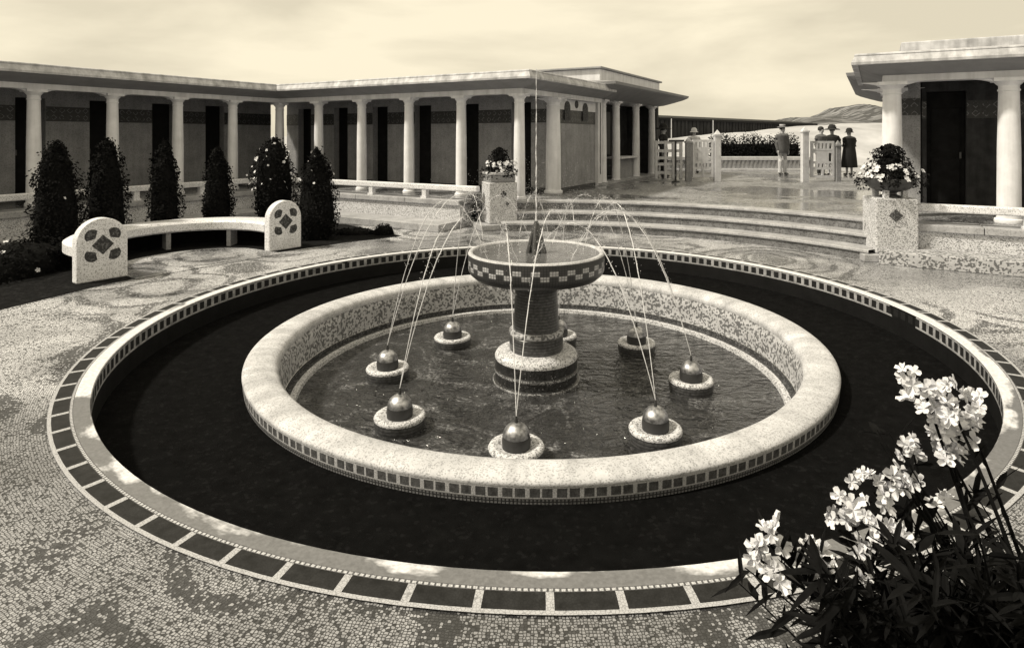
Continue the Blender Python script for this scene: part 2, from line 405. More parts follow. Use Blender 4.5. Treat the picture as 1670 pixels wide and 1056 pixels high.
# three curved steps
m = MB(); mr = MB()
for i, (r, z0, z1) in enumerate(((5.80, 0, .177), (6.15, .177, .354), (6.50, .354, TZ))):
    A, B = arc(r), arc(r+.36 if i < 2 else r+.30)
    zt = z1 if i < 2 else z1+.012
    for k in range(NS):
        jr = random.uniform(-.004, .004)
        a, a2, b1, b2 = A[k], A[k+1], B[k], B[k+1]
        mr.quad((a.x, a.y, z0-.01), (a2.x, a2.y, z0-.01), (a2.x, a2.y, zt-.05), (a.x, a.y, zt-.05))
        n0 = Vector((math.cos(tL+(tR-tL)*k/NS), math.sin(tL+(tR-tL)*k/NS), 0))*.035; n1_ = Vector((math.cos(tL+(tR-tL)*(k+1)/NS), math.sin(tL+(tR-tL)*(k+1)/NS), 0))*.035
        e, e2 = a-n0, a2-n1_
        m.quad((e.x, e.y, zt), (e2.x, e2.y, zt), (b2.x, b2.y, zt), (b1.x, b1.y, zt)); m.quad((e.x, e.y, zt-.05), (e2.x, e2.y, zt-.05), (e2.x, e2.y, zt), (e.x, e.y, zt)); m.quad((e.x, e.y, zt-.05), (a.x, a.y, zt-.05), (a2.x, a2.y, zt-.05), (e2.x, e2.y, zt-.05))
        if i == 2: m.quad((b1.x, b1.y, zt), (b2.x, b2.y, zt), (b2.x, b2.y, zt-.03), (b1.x, b1.y, zt-.03))
o = m.build('entrance_steps', 'steps', bevel=.012); tag(o, kind='structure'); tag(mr.build('step_risers', 'riser'), kind='structure')
# garden bed round the bench
bm_pts = [ground(20, 500), ground(118, 458), ground(200, 456), ground(480, 406), ground(640, 386), BW.p(-3.0, -2.05), LW.p(2.05, -2.05), LW.p(14, -2.05), LW.p(14, -5)]
bm_pts = [ground(-60, 520), ground(80, 486), ground(175, 463), ground(330, 432), ground(470, 409), ground(560, 396), ground(655, 385), BW.p(-3.2, -1.92), LW.p(1.92, -1.92), LW.p(13, -1.92)]
m = MB().poly([(p.x, p.y, .004) for p in bm_pts]); tag(m.build('garden_bed', 'bedsoil'), kind='structure')

# ------------------------------------------------------------------ low walls with ledges, balustrades
def low_wall(fr, a0, a1, label, ledge=True, b=1.15):
    t = thing('low_wall', label, 'wall', fr.p((a0+a1)/2, -b, 0))
    w = MB(); fr.box(w, a0, a1, -b, -b+.4, 0, TZ-.07)
    w.build('wall', 'granite', t)
    w = MB(); n = max(2, round(abs(a1-a0)/1.4))
    for i in range(n):
        q0, q1 = a0+(a1-a0)*i/n+.005, a0+(a1-a0)*(i+1)/n-.005
        fr.box(w, q0, q1, -b-.05, -b+.45, TZ-.07, TZ+.035)
    w.build('coping', 'steps', t, bevel=.01)
    if ledge:
        w = MB(); fr.box(w, a0, a1, -b-.72, -b-.002, 0, .15); w.build('ledge', 'steps', t, bevel=.015)
    return t
low_wall(BW, -6.54, -.75, 'speckled low wall with stone coping under the back colonnade')
low_wall(LW, 1.16, 13, 'speckled low wall with stone coping behind the clipped conical bushes')
low_wall(RB, -.22, 12, 'speckled low wall right of the urn pedestal', ledge=False)
w = MB(); RB.box(w, -.2, 12, -1.75, -1.152, 0, .2)
tag(w.build('wall_step', 'granite_coarse', origin=RB.p(1, -1.4, 0), bevel=.01), 'rough stone step along the foot of the low wall beside the right pedestal', 'step')
def balustrade(fr, a0, a1, sp, label, first=.6, d=-1.0):
    t = thing('balustrade', label, 'railing', fr.p(a0, d, TZ), None)
    w = MB(); fr.box(w, a0, a1, d-.07, d+.07, .745, .865); w.build('rail', 'bench', t, bevel=.02)
    proto = None; a = min(a0, a1)+first
    while a < max(a0, a1)-.1:
        if proto is None:
            w = MB(); fr.box(w, a-.055, a+.055, d-.055, d+.055, TZ+.03, .748); fr.box(w, a-.075, a+.075, d-.075, d+.075, TZ+.03, TZ+.07)
            proto = w.build('post', 'bench', t); pa = a
        else:
            q = proto.copy(); COL.objects.link(q); q.parent = t; q.location = fr.p(a, d)-fr.p(pa, d)
        a += sp
balustrade(BW, -6.7, -.4, 1.54, 'pale stone rail on short posts along the back colonnade', .3)
balustrade(LW, 1.0, 12, 1.44, 'pale stone rail on short posts along the left colonnade', .5)
balustrade(RB, -.25, 11, 1.5, 'pale stone rail on short posts right of the urn pedestal', .42)

# ------------------------------------------------------------------ bath house with its two colonnades
ZC, ZCEIL, ZTOP = 2.82, 2.93, 3.27
def make_column(parent, r=.125, h=ZC-TZ, square=False):
    w = MB(); k = r/.125
    if not square:
        w.lathe([(0, 0), (.15*k, 0), (.155*k, .03), (.15*k, .06), (.128*k, .075), (.126*k, .3), (.122*k, h*.5), (.108*k, h-.21), (.118*k, h-.205), (.118*k, h-.18), (.108*k, h-.175), (.11*k, h-.12), (.135*k, h-.09), (.155*k, h-.06), (.155*k, h-.055), (0, h-.055)], 20)
        w.box(-.17*k, .17*k, -.16*k, .16*k, h-.055, h)
        for s_ in (-1, 1):                          # curved haunch under the beam
            prof = [(.17*k, h), (.17*k, h-.05), (.21*k, h-.035), (.27*k, h-.015), (.36*k, h)]
            n = len(prof); vs = [(s_*x, -.08, z) for x, z in prof]+[(s_*x, .08, z) for x, z in prof]
            w.add(vs, [tuple(range(n)), tuple(range(2*n-1, n-1, -1))]+[(i, (i+1) % n, n+(i+1) % n, n+i) for i in range(n)])
    else:
        w.box(-r, r, -r, r, .06, h-.1); w.box(-r-.03, r+.03, -r-.03, r+.03, 0, .06); w.box(-r-.03, r+.03, -r-.03, r+.03, h-.1, h)
    o = w.build('column', 'column', parent, origin=(0, 0, 0), smooth='auto'); return o
def put_columns(parent, fr, plist, proto=None, r=.125, square=False, h=ZC-TZ):
    for a, d in plist:
        if proto is None: proto = q = make_column(parent, r, h, square)
        else: q = proto.copy(); COL.objects.link(q); q.parent = parent
        q.location = fr.p(a, d, TZ)-WORG[parent.name]; q.rotation_euler = (0, 0, math.atan2(fr.a.y, fr.a.x))
    return proto
def sweep(mb, prof, path, nrm):
    """profile (outward offset, z) along a plan path; nrm is the outward normal of each segment"""
    rings = []
    for i, p in enumerate(path):
        if i == 0: v = nrm[0]
        elif i == len(path)-1: v = nrm[-1]
        else:
            n0, n1 = nrm[i-1], nrm[i]; v = (n0+n1); v = v/(1+n0.dot(n1))
        rings.append([Vector((p.x+v.x*o, p.y+v.y*o, z)) for o, z in prof])
    n = len(prof); vs = [q for r_ in rings for q in r_]
    fs = [(i*n+k, i*n+(k+1) % n, (i+1)*n+(k+1) % n, (i+1)*n+k) for i in range(len(path)-1) for k in range(n)]
    fs += [tuple(range(n)), tuple(range(len(vs)-n, len(vs)))]
    return mb.add(vs, fs)
def roofs(parent, path, nrm, deep=2.2):
    w = MB(); sweep(w, [(-.14, ZC), (.14, ZC), (.14, ZCEIL), (-.14, ZCEIL)], path, nrm); w.build('beam', 'plaster', parent)
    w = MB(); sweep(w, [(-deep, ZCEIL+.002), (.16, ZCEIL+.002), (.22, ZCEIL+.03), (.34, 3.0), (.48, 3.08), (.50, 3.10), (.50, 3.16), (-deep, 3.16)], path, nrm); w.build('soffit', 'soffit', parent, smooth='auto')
    w = MB(); sweep(w, [(.502, 3.09), (.60, 3.09), (.605, 3.13), (.56, 3.22), (.55, 3.24), (.56, 3.245), (.55, ZTOP), (.52, ZTOP+.01), (.502, ZTOP-.02)], path, nrm); w.build('cornice', 'cornice', parent)
    w = MB(); sweep(w, [(-deep, 3.162), (.5, 3.162), (.5, 3.24), (-deep, 3.34)], path, nrm); w.build('roof', 'roof', parent)
def v2(t): return Vector((t[0], t[1]))
path = [LW.p(14, 0), LW.p(0, 0), BW.p(0, 0), BW.p(0, 4.25)]
nrm = [-LW.d, -BW.d, BW.a]
bh = thing('bath_house', 'long white colonnaded bath house turning round the left and back of the court', 'building', BW.p(-7.7, 1, TZ))
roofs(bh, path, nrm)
colp = put_columns(bh, BW, [(-1.54*k, 0) for k in range(6)])
put_columns(bh, LW, [(1.44*k, 0) for k in range(1, 10)], colp)
put_columns(bh, BW, [(-.04, 1.70)], None, .185)
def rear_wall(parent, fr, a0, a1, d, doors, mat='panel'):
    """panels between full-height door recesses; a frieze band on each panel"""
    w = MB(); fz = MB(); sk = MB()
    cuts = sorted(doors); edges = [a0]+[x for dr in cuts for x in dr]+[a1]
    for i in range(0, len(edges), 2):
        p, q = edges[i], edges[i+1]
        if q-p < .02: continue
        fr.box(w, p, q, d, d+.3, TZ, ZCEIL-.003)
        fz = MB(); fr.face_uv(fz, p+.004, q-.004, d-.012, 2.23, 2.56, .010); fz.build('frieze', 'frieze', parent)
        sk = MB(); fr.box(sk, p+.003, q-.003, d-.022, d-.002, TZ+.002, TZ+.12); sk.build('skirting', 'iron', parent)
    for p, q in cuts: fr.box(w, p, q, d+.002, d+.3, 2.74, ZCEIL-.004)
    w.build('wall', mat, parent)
    proto = None
    for p, q in cuts:
        if proto is None:
            x = MB(); W_ = q-p; H_ = 2.74-TZ
            fr.box(x, p+.002, q-.002, d+.20, d+.25, TZ, 2.738)
            for z0, z1 in ((.1, .95), (1.08, 1.9)):
                fr.box(x, p+.08, q-.08, d+.185, d+.199, TZ+z0, TZ+z1)
            proto = x.build('door', 'wood', parent, bevel=.006); pp = p
            h = MB(); fr.box(h, q-.09, q-.06, d+.15, d+.186, TZ+.95, TZ+1.07); h.build('handle', 'bronze', proto)
        else:
            k = copy_tree(proto, parent); k.location = fr.p(p, 0)-fr.p(pp, 0)
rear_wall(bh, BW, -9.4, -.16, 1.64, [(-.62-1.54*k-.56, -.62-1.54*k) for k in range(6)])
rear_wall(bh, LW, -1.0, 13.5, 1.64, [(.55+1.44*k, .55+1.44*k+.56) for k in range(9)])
# end wall facing the entrance: plain panel, frieze with two round-headed niches and a roundel as dark panels for their shaded hollows
def end_wall(parent, fr, sgn):
    f2 = Frame((fr.p(0, 0).x, fr.p(0, 0).y), fr.d, -fr.a*sgn)     # along the depth, into the building
    w = MB(); f2.box(w, 1.92, 4.28, .06, .36, TZ, ZCEIL-.005); w.build('end_wall', 'panel', parent)
    w = MB(); f2.box(w, 1.93, 4.27, .03, .058, 2.56, ZCEIL-.006); w.build('end_wall_head', 'plaster', parent)
    w = MB(); f2.face_uv(w, 1.93, 4.27, .046, 2.22, 2.556, .012); w.build('end_frieze', 'frieze', parent)
    w = MB(); f2.box(w, 1.93, 4.27, .035, .058, TZ, TZ+.08); w.build('end_skirting', 'iron', parent)
    for cc in (2.45, 3.55):
        w = MB(); prof = [(-.16, 2.30), (.16, 2.30), (.16, 2.62)]+[(.16*math.cos(t), 2.62+.16*math.sin(t)) for t in np.linspace(.2, PI-.2, 8)]+[(-.16, 2.62)]
        for dd in (0,):
            n = len(prof); vs = [f2.p(cc+x, .012, z) for x, z in prof]+[f2.p(cc+x, .028, z) for x, z in prof]
            w.add(vs, [tuple(range(n)), tuple(range(2*n-1, n-1, -1))]+[(i, (i+1) % n, n+(i+1) % n, n+i) for i in range(n)])
        w.build('niche_shade', 'motif', parent)
    w = MB(); n = 16; ring = [(3.0+.10*math.cos(2*PI*i/n), 2.72+.10*math.sin(2*PI*i/n)) for i in range(n)]
    w.add([f2.p(x, .012, z) for x, z in ring]+[f2.p(x, .028, z) for x, z in ring], [tuple(range(n)), tuple(range(2*n-1, n-1, -1))]+[(i, (i+1) % n, n+(i+1) % n, n+i) for i in range(n)])
    w.build('roundel', 'motif', parent)
    return f2
EF = end_wall(bh, BW, 1)

def entrance_pavilion(fr, sgn, label):
    f2 = Frame((fr.p(0, 0).x, fr.p(0, 0).y), fr.d, -fr.a*sgn)
    t = thing('entrance_pavilion', label, 'building', f2.p(7, .8, TZ))
    w = MB(); f2.box(w, 4.86, 9.7, 1.1, 1.3, TZ, 2.96); f2.box(w, 9.72, 9.95, .02, 3.5, TZ, 2.96); f2.box(w, 4.62, 4.84, .25, 3.5, TZ, 2.96)
    w.build('wall', 'darkwood', t)
    w = MB(); f2.box(w, 4.55, 10.05, .012, 5.0, 2.965, 3.80); w.build('attic', 'plaster', t, bevel=.02)
    w = MB(); f2.box(w, 4.45, 10.15, -.06, 5.1, 3.802, 3.86); w.build('attic_coping', 'roof', t, bevel=.015)
    # canopy: coved underside, thin dark edge turned up
    prof = [(.0, 2.96), (.12, 2.98), (.40, 3.08), (.68, 3.19), (.82, 3.27), (.84, 3.34), (.0, 3.46)]
    p3 = [f2.p(4.4, 3.0), f2.p(4.4, 0), f2.p(10.0, 0), f2.p(10.0, 3.0)]
    w = MB(); sweep(w, prof, p3, [-f2.a, -f2.d, f2.a]); w.build('canopy', 'soffit', t, smooth='auto')
    pr = MB(); f2.box(pr, 4.33, 4.62, -.02, .245, TZ, 2.955); pr.build('pilaster', 'plaster', t)
    pr = MB(); f2.box(pr, 4.47, 4.50, -.032, -.021, TZ+.3, 2.9); pr.build('pilaster_inlay', 'motif', t)
    q = None
    for a in (5.02, 6.1, 7.9, 9.55):
        if q is None: q = make_column(t, .125, 2.955-TZ); k = q
        else: k = q.copy(); COL.objects.link(k); k.parent = t
        k.location = f2.p(a, .14, TZ)-WORG[t.name]; k.rotation_euler = (0, 0, math.atan2(f2.a.y, f2.a.x))
    cw = MB(); f2.box(cw, 6.26, 7.74, .2, .3, TZ, 1.20); cw.build('counter_front', 'panel', t)
    cw = MB(); f2.box(cw, 6.24, 7.76, .0, .5, 1.202, 1.26); cw.build('counter_top', 'white_wood', t, bevel=.01)
    cw = MB(); f2.box(cw, 6.24, 7.76, .99, 1.05, 1.3, 2.7)
    cw.build('window', 'iron', t)
    cw = MB(); f2.box(cw, 4.35, 10.0, -.12, 1.05, TZ+.002, TZ+.05); cw.build('floor_slab', 'steps', t)
    return t
entrance_pavilion(BW, 1, 'entrance pavilion with broad dark canopy and attic beyond the back colonnade')
entrance_pavilion(RB, -1, 'entrance pavilion with canopy half hidden behind the right hand building')

rb = thing('bath_house', 'dark fronted bath house cut off by the right edge, one white column at its corner', 'building', RB.p(4, 1, TZ))
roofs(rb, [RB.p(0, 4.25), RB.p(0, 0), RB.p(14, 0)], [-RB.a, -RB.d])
w = MB(); RB.box(w, .15, 14, .5, 2.2, 3.345, 3.56); w.build('parapet', 'cornice', rb, bevel=.02)
put_columns(rb, RB, [(1.6*k, 0) for k in range(9)], None, .16)
put_columns(rb, RB, [(.04, 1.70)], None, .185)
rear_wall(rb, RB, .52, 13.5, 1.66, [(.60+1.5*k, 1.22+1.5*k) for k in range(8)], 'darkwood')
w = MB(); RB.box(w, .16, .50, 1.62, 1.92, TZ, ZCEIL-.004); w.build('corner_panel', 'panel', rb)
w = MB(); RB.face_uv(w, .165, .495, 1.606, 2.3, 2.62, .012); w.build('corner_frieze', 'frieze', rb)
end_wall(rb, RB, -1)

# ------------------------------------------------------------------ pool kerb, basin, fountain
t = thing('pool_kerb', 'round mosaic kerb with dark tile band edging the sunken ring', 'kerb', (PC.x, PC.y, 0))
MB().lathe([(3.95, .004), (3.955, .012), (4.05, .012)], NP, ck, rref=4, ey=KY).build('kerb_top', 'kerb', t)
MB().lathe([(4.05, .012), (4.19, .008)], NP, ck, rref=4, ey=KY).build('tile_band', 'tiles', t)
MB().lathe([(3.95, .004), (3.95, -.33)], NP, ck, rref=4, ey=KY).build('inner_wall', 'wallband', t)
t = thing('fountain_basin', 'large round speckled basin with thick pale rim in the sunken ring', 'basin', (PC.x, PC.y, -.6))
prof = [(2.872, -.215), (2.876, -.20), (2.872, -.188), (2.855, -.175), (2.82, -.166), (2.74, -.162), (2.66, -.167), (2.61, -.18), (2.58, -.205), (2.572, -.235), (2.575, -.262)]
MB().lathe(prof, NP, cb_, rref=2.7).build('rim', 'rim', t, smooth=True)
MB().lathe([(2.872, -.215), (2.868, -.28), (2.864, -.30), (2.858, -.345)], NP, cb_, rref=2.86).build('outer_wall', 'basinband', t)
MB().lathe([(2.58, -.262), (2.56, -.34), (2.55, -.57)], NP, cb_).build('inner_wall', 'granite_coarse', t)
MB().lathe([(2.548, -.57), (2.548, -.625), (2.50, -.63)], NP, cb_).build('tile_course', 'motif', t)
MB().lathe([(2.50, -.628), (2.44, -.630), (2.43, -.72)], NP, cb_).build('ledge', 'granite', t)
m = MB().lathe([(0, -.67), (.5, -.67), (1.2, -.67), (2.45, -.67)], 96, cb_); tag(m.build('basin_water', 'water'), kind='structure')
ft = thing('fountain', 'pedestal fountain with chequered dark bowl at the centre of the basin', 'fountain', (PC.x, PC.y, -.67))
MB().lathe([(.46, -.75), (.46, -.655), (.435, -.645), (.435, -.56), (.445, -.552), (.445, -.535), (.435, -.528), (.435, -.43)], 64, c, rref=.44).build('drum', 'drumband', ft, smooth='auto')
MB().lathe([(.435, -.43), (.438, -.405), (.42, -.375), (.37, -.355), (.28, -.35), (.1, -.35)], 64, c).build('drum_top', 'granite', ft, smooth=True)
MB().lathe([(.275, -.352), (.285, -.33), (.285, -.20), (.275, -.19)], 48, c, rref=.27).build('collar', 'stem', ft, smooth='auto')
MB().lathe([(.275, -.19), (.292, -.17), (.285, -.145), (.25, -.135), (.2, -.135)], 48, c).build('collar_ring', 'granite_coarse', ft, smooth=True)
MB().lathe([(.245, -.14), (.235, 0), (.225, .25), (.24, .34), (.31, .375)], 48, c, rref=.24).build('stem', 'stem', ft, smooth=True)
MB().lathe([(.722, .668), (.722, .60), (.718, .50), (.70, .465), (.65, .42), (.52, .385), (.28, .365)], 96, c, rref=.72).build('bowl', 'bowlband', ft, smooth='auto')
MB().lathe([(.722, .669), (.715, .685), (.695, .69), (.675, .684), (.665, .66), (.66, .60)], 96, c).build('bowl_lip', 'rim', ft, smooth=True)
MB().lathe([(0, .668), (.3, .668), (.668, .668)], 64, c).build('bowl_water', 'bowlwater', ft)
nz = MB()
for k in range(6):
    t_ = k*PI/3+.3
    nz.tube([(PC.x+.095*math.cos(t_), PC.y+.095*math.sin(t_), .65), (PC.x+.05*math.cos(t_), PC.y+.05*math.sin(t_), .84), (PC.x+.02*math.cos(t_), PC.y+.02*math.sin(t_), .95)], [.026, .02, .014], 8)
nz.lathe([(.0, 1.0), (.018, 1.0), (.03, .965), (.036, .93), (.045, .86), (.055, .78), (.065, .70), (.06, .65)], 16, c)
nz.build('nozzle', 'bronze', ft, smooth='auto')

# eight ball jets standing in the basin
balls = [((842, 726), 'ball jet on a pale ringed float nearest the basin front'),
         ((652, 676), 'ball jet at the front left of the basin'),
         ((632, 598), 'ball jet at the far left side of the basin'),
         ((738, 548), 'ball jet at the back left of the basin'),
         ((911, 545), 'ball jet mostly hidden behind the fountain stem'),
         ((1038, 557), 'ball jet at the back right of the basin'),
         ((1127, 617), 'ball jet at the far right side of the basin'),
         ((1069, 697), 'ball jet at the front right of the basin')]
BALLS = []; proto = None
for (xy, lab) in balls:
    p = ground(xy[0], xy[1], -.56); loc = Vector((p.x, p.y, -.67))
    if proto is None:
        proto = q = thing('ball_jet', lab, 'fountain jet', loc, 'ball jets in the basin')
        MB().lathe([(.20, -.1), (.215, 0), (.225, .06), (.222, .085)], 40, loc, rref=.22).build('float_side', 'stem', q, smooth=True)
        MB().lathe([(.222, .085), (.226, .10), (.215, .118), (.185, .125), (.155, .115), (.13, .10), (.0, .10)], 40, loc).build('float_top', 'granite', q, smooth=True)
        bl = MB(); bl.lathe([(.108*math.cos(k*PI/16), .19+.105*math.sin(k*PI/16)) for k in range(0, 8)]+[(0, .295)], 32, loc); MB().lathe([(.112, .10), (.116, .15), (.109, .1895)], 32, loc).build('ball_collar', 'iron', q, smooth=True); bl.build('ball', 'ballmetal', q, smooth=True)
        x = MB(); x.lathe([(.016, .285), (.012, .32), (.007, .345), (0, .345)], 12, loc); x.build('nozzle', 'iron', q)
    else:
        q = copy_tree(proto); q.location = loc; q['label'] = lab
    BALLS.append(loc+Vector((0, 0, .345)))
# water strands arching from each ball towards the bowl
def strand(p0, p1, peak, name, label, group, r0=.0032, r1=.0052, n=44):
    pts = []; sway = random.gauss(0, .012)
    for i in range(n+1):
        s = i/n; q = p0.lerp(p1, s)
        q.z = p0.z+(p1.z-p0.z)*s+4*peak*s*(1-s)
        pts.append(q+Vector((random.gauss(0, .004)+sway*math.sin(3*s), random.gauss(0, .004), random.gauss(0, .004)))*s)
    w = MB(); k = int(n*random.uniform(.40, .52))
    rad = []
    for i in range(n+1):                             # beyond the rise the strand thins and tears
        r = r0+(r1-r0)*min(1, i/k)
        rad.append(r*random.uniform(.8, 1.15) if i <= k else r*random.choice((.12, .12, .3, .6, .9)))
    w.tube(pts, rad, 6, False)
    for q in pts[k//2:]:
        for _ in range(5): w.ball(q+Vector((random.gauss(0, .016), random.gauss(0, .016), random.gauss(0, .016))), random.uniform(.0018, .0042), 5, 3)
    tag(w.build(name, 'jet', origin=p0, smooth=True, clean=False), label, 'water jet', group)
    return pts
droplets = []
for (xy, lab), p in zip(balls, BALLS):
    rad = Vector((PC.x-p.x, PC.y-p.y, 0)); L = rad.length; rad.normalize(); tan = Vector((-rad.y, rad.x, 0))
    for s_, side in ((1, 'left'), (-1, 'right')):
        tgt = Vector((PC.x, PC.y, .67))-rad*random.uniform(.30, .5)+tan*s_*random.uniform(.26, .42)
        where = lab.split('ball jet ')[1]
        left = (tan*s_).x < 0
        P = strand(p, tgt, .95+random.uniform(-.12, .10), 'water_jet', ('left' if left else 'right')+' water strand from the ball jet '+where.replace('on a pale ringed float ', ''), 'water jets from the ball jets')
        droplets += P[18:]
top = Vector((PC.x, PC.y, 1.0))
w = MB().tube([top+Vector((random.gauss(0, .002), 0, 1.62*i/20)) for i in range(21)], [.010-.006*i/20 for i in range(21)], 6, False)
tag(w.build('water_jet', 'jet', origin=top, clean=False), 'tall thin vertical water jet rising from the bowl nozzle', 'water jet')
w = MB()
def drop(p, r): w.add([p+Vector((r, 0, 0)), p+Vector((-r*.5, r*.8, 0)), p+Vector((-r*.5, -r*.8, 0)), p+Vector((0, 0, r*1.6)), p-Vector((0, 0, r*1.2))], [(0, 1, 3), (1, 2, 3), (2, 0, 3), (1, 0, 4), (2, 1, 4), (0, 2, 4)])
for p in droplets:
    for _ in range(4):
        drop(p+Vector((random.gauss(0, .05), random.gauss(0, .05), random.gauss(0, .04))), random.uniform(.0015, .0038))
for _ in range(2600):
    a, r = random.uniform(0, 2*PI), abs(random.gauss(.55, .35))
    drop(Vector((PC.x+r*math.cos(a), PC.y+r*math.sin(a), random.triangular(.7, 1.7, 1.15))), random.uniform(.0012, .0032))
for _ in range(500):
    a, r = random.uniform(0, 2*PI), random.uniform(.2, .75)
    drop(Vector((PC.x+r*math.cos(a), PC.y+r*math.sin(a), random.triangular(-.66, -.3, -.66))), random.uniform(.002, .004))
tag(w.build('spray', 'drop', origin=(PC.x, PC.y, .7), clean=False), 'fine spray of droplets round the fountain bowl', 'spray', kind='stuff')

# ------------------------------------------------------------------ bench
nb = Vector((-.82, .572)); cb = Vector((.572, .82)); mid = Vector((-4.96, 9.37))
bc = mid+nb*.30
BF = Frame((bc.x, bc.y), cb, nb)
RO, RI = 1.57, 1.13
bt = thing('curved_bench', 'pale curved stone bench with two round topped end slabs by the garden bed', 'bench', (bc.x, bc.y, 0))
w = MB(); n = 48; a0, a1 = -.20, PI+.215
prof = [(RI, .285), (RI-.03, .31), (RI-.035, .42), (RI, .455), (RO-.02, .455), (RO+.02, .43), (RO+.02, .31), (RO-.02, .285)]
vs = []
for i in range(n+1):
    t_ = a0+(a1-a0)*i/n
    for r, z in prof: q = BF.p(r*math.cos(t_), r*math.sin(t_), z); vs.append(q)
k = len(prof)
w.add(vs, [(i*k+j, i*k+(j+1) % k, (i+1)*k+(j+1) % k, (i+1)*k+j) for i in range(n) for j in range(k)]+[tuple(range(k)), tuple(range(n*k, n*k+k))])
w.build('seat', 'bench', bt, smooth='auto')
for t_ in (.6, 1.4, 2.2, 2.9):
    w = MB(); ca, sa = math.cos(t_), math.sin(t_)
    f3 = Frame(tuple(BF.p(1.28*ca, 1.28*sa)[:2]), BF.p(ca, sa)[:2] and Vector((BF.p(ca, sa)-BF.p(0, 0))[:2]), Vector((BF.p(-sa, ca)-BF.p(0, 0))[:2]))
    f3.box(w, -.12, .12, -.035, .035, 0, .286); w.build('support', 'panel', bt)  # darker than the seat stone, shade under the seat put into the colour
def slab(aoff, doff):
    ff = Frame(tuple(BF.p(aoff, doff)[:2]), cb, nb)
    W_, H_, th = .30, .52, .075
    out = [(-W_, 0), (W_, 0), (W_, H_)]+[(W_*math.cos(t), H_+W_*math.sin(t)) for t in np.linspace(0, PI, 20)[1:-1]]+[(-W_, H_)]
    m_ = len(out); x = MB(); x.add([ff.p(q[0], -th, q[1]) for q in out]+[ff.p(q[0], th, q[1]) for q in out], [tuple(range(m_)), tuple(range(2*m_-1, m_-1, -1))]+[(i, (i+1) % m_, m_+(i+1) % m_, m_+i) for i in range(m_)])
    s_ = x.build('end_slab', 'bench', bt, bevel=.018)
    y = MB(); zc = .47; d0, d1 = -th-.003, -th-.001
    def flat(pl): nn = len(pl); y.add([ff.p(a, d0, zc+b_) for a, b_ in pl]+[ff.p(a, d1, zc+b_) for a, b_ in pl], [tuple(range(nn)), tuple(range(2*nn-1, nn-1, -1))]+[(i, (i+1) % nn, nn+(i+1) % nn, nn+i) for i in range(nn)])
    flat([(-.13, 0), (0, -.13), (.13, 0), (0, .13)])
    for sx in (-1, 1):
        for sz in (-1, 1):
            flat([(sx*.088, sz*.088)]+[(sx*(.125+.088*math.cos(t)), sz*(.125+.088*math.sin(t))) for t in np.linspace(-.75, PI/2+.75, 9)])
    y.build('inlay', 'motif', s_)
slab(-1.36, -.36); slab(1.34, -.36)
# low planting added behind the bench to blacken the shade under its seat
t = thing('added_low_hedge', 'added low dark planting behind the curved bench that blackens the shade under its seat', 'hedge', (bc.x, bc.y, 0)); HEDGE = t
# mosaic floor inside the bench's curve
w = MB(); n = 40
w.poly([BF.p(1.05*math.cos(t), .82*math.sin(t), .007) for t in np.linspace(0, PI, n)]+[BF.p(-1.10, -.75, .007), BF.p(1.10, -.75, .007)])
tag(w.build('bench_pavement', 'court_plain'), kind='structure')

# ------------------------------------------------------------------ foliage
def leaves(mb, cen, nor, size, asp=.5):
    """leaf quads bent along the middle"""
    for p, d in zip(cen, nor):
        d = Vector(d).normalized(); a = d.cross(Vector((random.gauss(0, 1), random.gauss(0, 1), random.gauss(0, 1)))).normalized(); b_ = d.cross(a)
        s_ = size*random.uniform(.6, 1.3); p = Vector(p)
        mb.add([p-a*s_*.5, p+b_*s_*asp*.5+d*s_*.12, p+a*s_*.5, p-b_*s_*asp*.5+d*s_*.12], [(0, 1, 2), (0, 2, 3)])
def flower(mb, p, d, r, pet=5, crump=.0):
    d = Vector(d).normalized(); a = d.orthogonal().normalized(); b_ = d.cross(a); ph = random.uniform(0, 6)
    p = Vector(p)
    for k in range(pet):
        t = ph+2*PI*k/pet; u = a*math.cos(t)+b_*math.sin(t); v = d.cross(u); rr = r*random.uniform(.85, 1.15)
        l = random.uniform(.05, .55)+random.uniform(-.2, 1.2)*crump*2; rr *= 1-crump*random.random()*.6
        mb.add([p, p+u*rr*.55+v*rr*.36+d*rr*l*.5, p+u*rr*.95+v*rr*.30+d*rr*l*.55, p+u*rr*1.05+d*rr*l*.3, p+u*rr*.95-v*rr*.34+d*rr*l*.6, p+u*rr*.55-v*rr*.36+d*rr*l*.5, p+u*rr*.55+d*rr*.05],
               [(0, 1, 6), (1, 2, 3, 6), (6, 3, 4, 5), (0, 6, 5)])
